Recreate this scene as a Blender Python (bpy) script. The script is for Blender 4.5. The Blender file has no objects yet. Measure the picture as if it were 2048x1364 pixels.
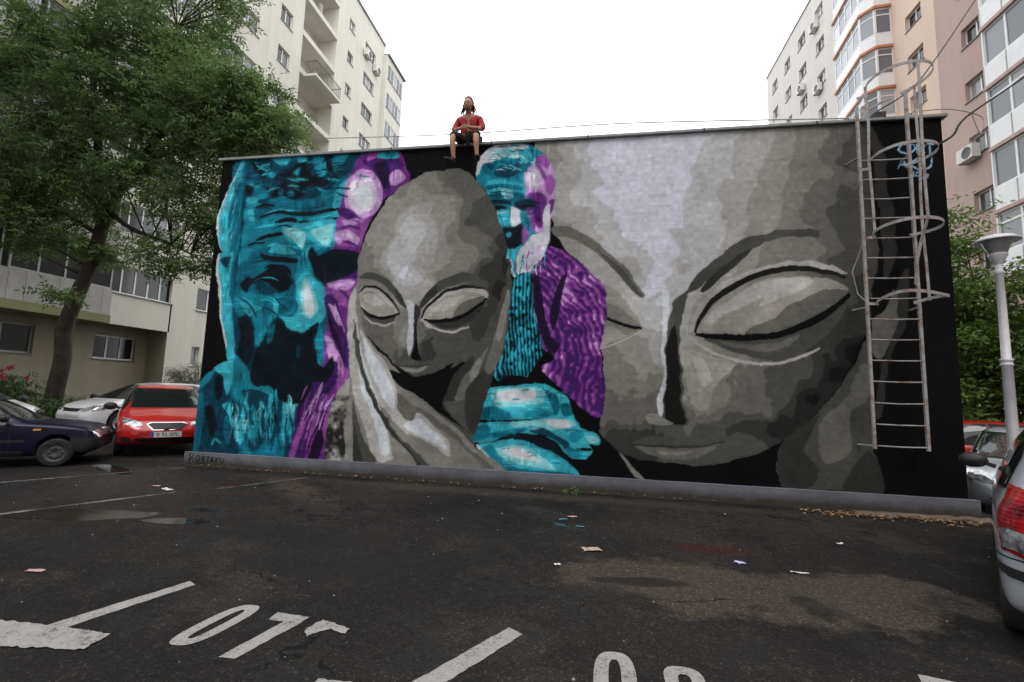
import bpy, bmesh, math, random
import numpy as np
from mathutils import Vector, Matrix
from mathutils.bvhtree import BVHTree
from mathutils.geometry import delaunay_2d_cdt
R = math.radians
scene = bpy.context.scene
COL = scene.collection
random.seed(5); NR = np.random.default_rng(11)

# ---------------------------------------------------------------- camera, sky, sun, exposure
cam_data = bpy.data.cameras.new('camera'); cam = bpy.data.objects.new('camera', cam_data); COL.objects.link(cam)
cam_data.sensor_width = 36.0; cam_data.lens = 36.0 * 931.06 / 2048.0
cam_data.clip_start = 0.05; cam_data.clip_end = 2000
_r = Vector((0.985109, 0.168928, 0.032008)); _u = Vector((-0.012917, -0.112926, 0.993519)); _f = Vector((-0.171448, 0.979138, 0.109062))
_m = Matrix((_r, _u, -_f)).transposed().to_4x4(); _m.translation = Vector((7.455, -7.858, 1.572)); cam.matrix_world = _m
scene.camera = cam

world = bpy.data.worlds.new('World'); scene.world = world; world.use_nodes = True
wt = world.node_tree; wt.nodes.clear()
sky = wt.nodes.new('ShaderNodeTexSky'); sky.sky_type = 'NISHITA'; sky.sun_disc = False
sky.sun_elevation = R(58); sky.sun_rotation = R(200); sky.air_density = 1.0; sky.dust_density = 4.0
mix = wt.nodes.new('ShaderNodeMix'); mix.data_type = 'RGBA'; mix.inputs[0].default_value = 0.93
mix.inputs[7].default_value = (11.6, 11.9, 12.3, 1)          # even white overcast layer
wt.links.new(sky.outputs[0], mix.inputs[6])
bg = wt.nodes.new('ShaderNodeBackground'); bg.inputs[1].default_value = 0.12
wo = wt.nodes.new('ShaderNodeOutputWorld')
wt.links.new(mix.outputs[2], bg.inputs[0]); wt.links.new(bg.outputs[0], wo.inputs[0])
sun_d = bpy.data.lights.new('sun', 'SUN'); sun_d.energy = 0.6; sun_d.angle = R(25); sun_d.color = (1, .97, .93)
sun = bpy.data.objects.new('sun', sun_d); COL.objects.link(sun)
sun.rotation_euler = (R(32), 0, R(20))
scene.view_settings.view_transform = 'Standard'; scene.view_settings.look = 'None'
scene.view_settings.exposure = 0.62; scene.view_settings.gamma = 1.0; scene.view_settings.use_curve_mapping = False

# ---------------------------------------------------------------- helpers
def s2l(c):
    return tuple(((v / 255) / 12.92 if v / 255 <= .04045 else ((v / 255 + .055) / 1.055) ** 2.4) for v in c)
def tag(o, label=None, cat=None, group=None, kind=None):
    if label: o['label'] = label
    if cat: o['category'] = cat
    if group: o['group'] = group
    if kind: o['kind'] = kind
    return o
def empty(name, loc=(0, 0, 0), rz=0, label=None, cat=None, group=None):
    o = bpy.data.objects.new(name, None); COL.objects.link(o); o.location = loc; o.rotation_euler = (0, 0, rz)
    o.empty_display_size = .1
    return tag(o, label, cat, group)
def link(name, me, mat=None, parent=None):
    if mat and not me.materials: me.materials.append(mat)
    o = bpy.data.objects.new(name, me); COL.objects.link(o)
    if parent: o.parent = parent
    return o
class MB:
    def __init__(s): s.v = []; s.f = []; s.sm = []
    def add(s, vs, fs, smooth=False):
        n = len(s.v); s.v += [tuple(v) for v in vs]; s.f += [tuple(i + n for i in f) for f in fs]; s.sm += [smooth] * len(fs); return s
    def box(s, a, b):
        x0, y0, z0 = a; x1, y1, z1 = b
        return s.add([(x0, y0, z0), (x1, y0, z0), (x1, y1, z0), (x0, y1, z0), (x0, y0, z1), (x1, y0, z1), (x1, y1, z1), (x0, y1, z1)],
                     [(0, 3, 2, 1), (4, 5, 6, 7), (0, 1, 5, 4), (1, 2, 6, 5), (2, 3, 7, 6), (3, 0, 4, 7)])
    def bar(s, a, b, w, h):                     # box section between two points
        a = Vector(a); b = Vector(b); d = (b - a).normalized()
        up = Vector((0, 0, 1)) if abs(d.z) < .95 else Vector((0, 1, 0))
        x = d.cross(up).normalized() * w / 2; y = d.cross(x).normalized() * h / 2
        vs = [p + i * x + j * y for p in (a, b) for i, j in ((-1, -1), (1, -1), (1, 1), (-1, 1))]
        return s.add(vs, [(3, 2, 1, 0), (4, 5, 6, 7), (0, 1, 5, 4), (1, 2, 6, 5), (2, 3, 7, 6), (3, 0, 4, 7)])
    def tube(s, pts, r, n=8, cap=True, smooth=True):
        pts = [Vector(p) for p in pts]; k = len(pts); rr = r if hasattr(r, '__len__') else [r] * k
        vs = []; ref = None
        for i, p in enumerate(pts):
            d = (pts[min(i + 1, k - 1)] - pts[max(i - 1, 0)]).normalized()
            if ref is None: ref = Vector((0, 0, 1)) if abs(d.z) < .9 else Vector((1, 0, 0))
            x = d.cross(ref)
            if x.length < 1e-4: x = d.orthogonal()
            x.normalize(); y = d.cross(x); ref = x.cross(d)
            for j in range(n):
                t = 2 * math.pi * j / n; vs.append(p + (x * math.cos(t) + y * math.sin(t)) * rr[i])
        fs = [(i * n + j, i * n + (j + 1) % n, (i + 1) * n + (j + 1) % n, (i + 1) * n + j) for i in range(k - 1) for j in range(n)]
        s.add(vs, fs, smooth)
        if cap:
            s.add(vs[:n], [tuple(range(n))[::-1]]); s.add(vs[-n:], [tuple(range(n))])
        return s
    def lathe(s, prof, n=24, c=(0, 0, 0), axis='z', smooth=True):
        vs = []
        for r, h in prof:
            for j in range(n):
                t = 2 * math.pi * j / n; a, b = r * math.cos(t), r * math.sin(t)
                q = (a, b, h) if axis == 'z' else ((a, h, b) if axis == 'y' else (h, a, b))
                vs.append((q[0] + c[0], q[1] + c[1], q[2] + c[2]))
        k = len(prof)
        return s.add(vs, [(i * n + j, i * n + (j + 1) % n, (i + 1) * n + (j + 1) % n, (i + 1) * n + j) for i in range(k - 1) for j in range(n)], smooth)
    def mesh(s, name, mat=None):
        me = bpy.data.meshes.new(name); me.from_pydata(s.v, [], s.f); me.update()
        me.polygons.foreach_set('use_smooth', s.sm)
        if mat: me.materials.append(mat)
        return me
    def build(s, name, mat, parent=None, loc=None, rz=None):
        o = link(name, s.mesh(name, mat), None, parent)
        if loc is not None: o.location = loc
        if rz is not None: o.rotation_euler = (0, 0, rz)
        return o
def fast_mesh(name, verts, faces, mat):
    verts = np.asarray(verts, np.float32); faces = np.asarray(faces, np.int32); k = faces.shape[1]
    me = bpy.data.meshes.new(name); me.vertices.add(len(verts)); me.vertices.foreach_set('co', verts.ravel())
    me.loops.add(faces.size); me.loops.foreach_set('vertex_index', faces.ravel())
    me.polygons.add(len(faces)); me.polygons.foreach_set('loop_start', np.arange(0, faces.size, k, dtype=np.int32))
    me.update(calc_edges=True); me.validate()
    if mat: me.materials.append(mat)
    return me

# ---------------------------------------------------------------- materials
class NT:
    def __init__(s, name):
        s.m = bpy.data.materials.new(name); s.m.use_nodes = True; s.t = s.m.node_tree; s.b = s.t.nodes['Principled BSDF']
    def n(s, typ, **kw):
        nd = s.t.nodes.new(typ)
        for k, v in kw.items(): setattr(nd, k, v)
        return nd
    def l(s, a, b): s.t.links.new(a, b)
    def noise(s, scale, detail=4, rough=.55, vec=None, dim='3D'):
        nd = s.n('ShaderNodeTexNoise'); nd.inputs['Scale'].default_value = scale; nd.inputs['Detail'].default_value = detail; nd.inputs['Roughness'].default_value = rough
        if vec: s.l(vec, nd.inputs['Vector'])
        return nd.outputs['Fac']
    def ramp(s, fac, stops):
        nd = s.n('ShaderNodeValToRGB'); e = nd.color_ramp.elements
        while len(e) > 1: e.remove(e[-1])
        e[0].position = stops[0][0]; e[0].color = tuple(stops[0][1]) + (1,) if len(stops[0][1]) == 3 else stops[0][1]
        for p, c in stops[1:]:
            k = e.new(p); k.color = tuple(c) + (1,)
        s.l(fac, nd.inputs[0]); return nd.outputs[0]
    def mixc(s, fac, a, b, mode='MIX'):
        nd = s.n('ShaderNodeMix'); nd.data_type = 'RGBA'; nd.blend_type = mode
        for sock, v in ((nd.inputs[0], fac), (nd.inputs[6], a), (nd.inputs[7], b)):
            if hasattr(v, 'is_linked') or hasattr(v, 'links'): s.l(v, sock)
            elif isinstance(v, (int, float)): sock.default_value = v
            else: sock.default_value = tuple(v) + (1,) if len(v) == 3 else v
        return nd.outputs[2]
    def math(s, op, a, b=0.0, clamp=False):
        nd = s.n('ShaderNodeMath'); nd.operation = op; nd.use_clamp = clamp
        for i, v in enumerate((a, b)):
            if hasattr(v, 'links'): s.l(v, nd.inputs[i])
            else: nd.inputs[i].default_value = v
        return nd.outputs[0]
    def geo(s): return s.n('ShaderNodeNewGeometry').outputs['Position']
    def obj(s): return s.n('ShaderNodeTexCoord').outputs['Object']
    def bump(s, h, strength=.3, dist=.01):
        nd = s.n('ShaderNodeBump'); nd.inputs['Strength'].default_value = strength; nd.inputs['Distance'].default_value = dist
        s.l(h, nd.inputs['Height']); s.l(nd.outputs[0], s.b.inputs['Normal'])
    def set(s, **kw):
        for k, v in kw.items():
            k = k.replace('_', ' ')
            if hasattr(v, 'links'): s.l(v, s.b.inputs[k])
            else: s.b.inputs[k].default_value = v if not isinstance(v, tuple) or len(v) == 4 else tuple(v) + (1,)
        return s
def simple(name, c, rough=.6, metal=0.0, var=.12, scale=3.0, bump=0.0, bscale=60, spec=.4, coat=0.0, fine=0.0):
    t = NT(name); p = t.geo(); f = t.noise(scale, 6, .6, p)
    dk = tuple(v * (1 - var) for v in c); lt = tuple(min(1, v * (1 + var)) for v in c)
    col = t.ramp(f, [(.3, dk), (.7, lt)])
    if fine: col = t.mixc(fine, col, t.ramp(t.noise(scale * 30, 2, .5, p), [(.35, dk), (.65, lt)]))
    t.set(Base_Color=col, Roughness=rough, Metallic=metal, Specular_IOR_Level=spec, Coat_Weight=coat)
    if coat: t.b.inputs['Coat Roughness'].default_value = .06
    if bump: t.bump(t.noise(bscale, 3, .6, p), bump, .01)
    return t.m
def plaster(name, c, stain=.16, bump=.25):
    t = NT(name); p = t.geo()
    mp = t.n('ShaderNodeMapping'); mp.inputs['Scale'].default_value = (1.4, 1.4, .12); t.l(p, mp.inputs[0])
    st = t.noise(1.3, 6, .65, mp.outputs[0]); big = t.noise(.35, 4, .6, p); fine = t.noise(40, 3, .6, p)
    col = t.ramp(st, [(.25, tuple(v * (1 - stain) for v in c)), (.6, c), (.85, tuple(min(1, v * 1.06) for v in c))])
    col = t.mixc(.35, col, t.ramp(big, [(.3, tuple(v * (1 - stain) for v in c)), (.7, tuple(min(1, v * 1.05) for v in c))]))
    t.set(Base_Color=col, Roughness=.9, Specular_IOR_Level=.2); t.bump(fine, bump, .006); return t.m
def car_paint(name, c, metal=0.0):
    t = NT(name); p = t.obj(); z = t.n('ShaderNodeSeparateXYZ'); t.l(p, z.inputs[0])
    dirt = t.math('MULTIPLY', t.noise(9, 6, .7, p), t.math('SUBTRACT', .75, z.outputs[2], True), True)
    dirt = t.math('MULTIPLY', dirt, .5); col = t.mixc(dirt, c, (.06, .055, .05)); fl = t.noise(900, 1, .5, p)
    if metal: col = t.mixc(t.math('MULTIPLY', fl, .25), col, tuple(min(1, v * 1.35) for v in c))
    t.set(Base_Color=col, Roughness=t.math('ADD', .28, t.math('MULTIPLY', dirt, .5)), Metallic=metal, Coat_Weight=1.0, Coat_Roughness=.05); return t.m

def car_paint_dull(name, c):
    t = NT(name); t.set(Base_Color=t.mixc(t.math('MULTIPLY', t.noise(6, 5, .65, t.obj()), .25), c, (.03, .028, .03)), Roughness=.32, Specular_IOR_Level=.22, Coat_Weight=.12, Coat_Roughness=.1); return t.m
M = {}
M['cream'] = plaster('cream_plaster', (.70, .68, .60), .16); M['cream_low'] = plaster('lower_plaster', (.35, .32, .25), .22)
M['green_edge'] = plaster('green_slab_paint', (.27, .28, .14), .2)
M['cream_r'] = plaster('pale_grey_plaster', (.68, .64, .60), .15); M['peach'] = plaster('peach_plaster', (.74, .57, .46), .10); M['mauve'] = plaster('mauve_plaster', (.52, .38, .345), .14)
M['orange'] = simple('orange_band', (.47, .205, .10), .6, var=.2); M['pvc'] = simple('white_pvc', (.80, .80, .80), .35, var=.05); M['pvc_grey'] = simple('grey_frame', (.42, .42, .41), .5, var=.1)
M['panel_grey'] = simple('grey_corrugated', (.40, .39, .36), .6, var=.15)
M['concrete'] = simple('concrete', (.13, .112, .09), .95, var=.45, scale=2.2, bump=.6, bscale=25, fine=.5)
t = NT('grey_plinth_paint'); p = t.geo(); sp_ = t.n('ShaderNodeSeparateXYZ'); t.l(p, sp_.inputs[0]); nn_ = t.noise(3.0, 7, .7, p)
splash = t.math('SUBTRACT', t.math('ADD', .10, t.math('MULTIPLY', nn_, .22)), sp_.outputs[2], True)
col = t.ramp(t.noise(1.3, 6, .65, p), [(.3, (.115, .118, .134)), (.55, (.165, .17, .195)), (.8, (.21, .215, .24))])
col = t.mixc(t.math('MULTIPLY', splash, 7.0, True), col, (.055, .048, .041))
col = t.mixc(t.math('MULTIPLY', t.math('SUBTRACT', t.noise(9, 8, .8, p), .63, True), 7.0, True), col, (.17, .16, .15))
t.set(Base_Color=col, Roughness=.9, Specular_IOR_Level=.15); t.bump(t.noise(30, 6, .7, p), .6, .012); M['plinth'] = t.m
M['blackwall'] = simple('black_wall_paint', (.006, .006, .007), .85, var=.2, bump=.2, spec=.08)
M['flash'] = simple('zinc_coping', (.24, .255, .255), .5, .4, var=.2); M['bitumen'] = simple('roof_bitumen', (.06, .06, .06), .9)
M['steel'] = NT('rusty_painted_steel')
t = M['steel']; p = t.geo(); f = t.noise(7, 8, .75, p)
t.set(Base_Color=t.ramp(f, [(.30, (.16, .075, .04)), (.42, (.28, .20, .165)), (.5, (.36, .35, .345)), (.75, (.44, .435, .43))]), Roughness=.6, Metallic=.1); M['steel'] = t.m
M['lamp_white'] = simple('lamp_white_paint', (.74, .72, .74), .45, var=.1, scale=5)
M['black'] = simple('black_rubber', (.016, .016, .017), .75, var=.2); M['tyre'] = simple('tyre_rubber', (.022, .022, .023), .85, var=.3, scale=20)
M['trim'] = simple('black_plastic_trim', (.022, .022, .023), .5); M['alloy'] = simple('alloy_grey', (.45, .45, .46), .35, .75, var=.15); M['hub'] = simple('dark_steel_rim', (.09, .09, .09), .55, .5)
M['chrome'] = simple('chrome', (.75, .75, .76), .12, 1.0, var=.03)
M['ac'] = simple('ac_casing', (.66, .65, .62), .5, var=.1); M['ac_dark'] = simple('ac_grille', (.10, .10, .10), .7)
M['bark'] = simple('tree_bark', (.042, .034, .027), .95, var=.45, scale=5, bump=1.0, bscale=22); 
M['skin'] = simple('skin', (.46, .255, .17), .55, var=.08); M['shirt'] = simple('red_shirt_cloth', (.36, .035, .04), .9, var=.35, scale=28); M['shorts'] = simple('dark_shorts_cloth', (.022, .021, .022), .9, var=.25); M['hair'] = simple('dreadlock_hair', (.14, .115, .092), .9, var=.4, scale=40); M['shoe'] = simple('dark_shoe', (.03, .022, .02), .8); M['sock'] = simple('pale_sock', (.5, .42, .38), .9)
M['paper'] = simple('paper', (.68, .66, .62), .9, var=.2, scale=20)
M['lit_leaf'] = simple('dry_leaf', (.26, .15, .07), .9, var=.5, scale=30)
# panes: dark room behind or a pale curtain, chosen per pane
t = NT('window_glass'); oi = t.n('ShaderNodeObjectInfo'); p = t.geo()
mp = t.n('ShaderNodeMapping'); mp.inputs['Scale'].default_value = (5, 5, .5); t.l(p, mp.inputs[0])
fold = t.noise(2.5, 3, .6, mp.outputs[0])
c = t.ramp(oi.outputs['Random'], [(0, (.018, .02, .022)), (.45, (.035, .038, .04)), (.62, (.11, .115, .12)), (.8, (.30, .30, .31)), (1, (.45, .45, .46))])
t.set(Base_Color=t.mixc(.5, c, t.mixc(fold, (.01, .01, .01), c, 'MIX')), Roughness=.06, Specular_IOR_Level=.5); M['glass'] = t.m
t = NT('painted_reflection_glass'); oi = t.n('ShaderNodeObjectInfo'); t.set(Base_Color=t.ramp(oi.outputs['Random'], [(0, (.08, .085, .09)), (.35, (.17, .18, .19)), (.7, (.32, .33, .35)), (1, (.5, .51, .53))]), Roughness=.08, Specular_IOR_Level=.5); M['glass_pale'] = t.m  # sky reflection painted into a pale base colour, varied per pane
t = NT('dark_shop_glass'); t.set(Base_Color=(.012, .013, .014), Roughness=.12, Specular_IOR_Level=.35); M['glass_dark'] = t.m
t = NT('car_glass'); t.set(Base_Color=(.012, .016, .016), Roughness=.04, Specular_IOR_Level=.55); M['car_glass'] = t.m
t = NT('headlamp_lens'); t.set(Base_Color=t.ramp(t.noise(14, 3, .6, t.obj()), [(.35, (.10, .10, .11)), (.5, (.42, .42, .44)), (.68, (.8, .8, .8))]), Roughness=.08, Metallic=.5, Coat_Weight=1.0); M['headlamp'] = t.m
t = NT('tail_lamp_lens'); mp = t.n('ShaderNodeSeparateXYZ'); t.l(t.obj(), mp.inputs[0])
wv = t.math('SINE', t.math('MULTIPLY', mp.outputs[2], 240)); 
t.set(Base_Color=t.ramp(t.noise(9, 3, .6, t.obj()), [(.35, (.10, .002, .003)), (.6, (.42, .008, .01)), (.8, (.55, .02, .02))]), Roughness=.1, Coat_Weight=1.0); t.bump(wv, .25, .004); M['tail'] = t.m
M['amber'] = simple('amber_lens', (.55, .22, .04), .15, coat=1.0); M['plate'] = simple('plate_white', (.66, .66, .64), .5); M['plate_blue'] = simple('plate_blue', (.03, .07, .35), .5); M['ink'] = simple('plate_ink', (.02, .02, .02), .6)
M['blue_paint'] = car_paint_dull('dark_blue_car_paint', (.004, .004, .024)); M['white_paint'] = car_paint('white_car_paint', (.76, .77, .80)); M['red_paint'] = car_paint('red_car_paint', (.52, .012, .012)); M['silver_paint'] = car_paint('silver_car_paint', (.56, .60, .65), .3)
# leaves
def leaf_mat(name, a, b, c):
    t = NT(name); g = t.n('ShaderNodeNewGeometry'); rnd = g.outputs['Random Per Island']
    col = t.ramp(rnd, [(0, a), (.5, b), (1, c)])
    big = t.noise(.55, 3, .6, t.geo()); col = t.mixc(t.math('MULTIPLY', big, .6), col, tuple(v * 1.25 for v in c))
    t.set(Base_Color=col, Roughness=.5, Specular_IOR_Level=.3)
    tr = t.n('ShaderNodeBsdfTranslucent'); t.l(col, tr.inputs[0]); ms = t.n('ShaderNodeMixShader'); ms.inputs[0].default_value = .42
    out = [x for x in t.t.nodes if x.type == 'OUTPUT_MATERIAL'][0]
    t.l(t.b.outputs[0], ms.inputs[1]); t.l(tr.outputs[0], ms.inputs[2]); t.l(ms.outputs[0], out.inputs[0]); return t.m
M['leaf_a'] = leaf_mat('ash_leaf', (.056, .105, .036), (.10, .172, .054), (.18, .255, .085))
M['leaf_b'] = leaf_mat('maple_leaf', (.058, .11, .022), (.10, .18, .035), (.17, .26, .06))
M['leaf_c'] = leaf_mat('shrub_leaf', (.03, .06, .02), (.05, .10, .028), (.08, .14, .04))
M['leaf_d'] = leaf_mat('dusty_leaf', (.13, .14, .10), (.2, .21, .16), (.28, .28, .22))
M['petal'] = simple('red_petal', (.24, .012, .02), .7, var=.3, scale=30)

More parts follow.
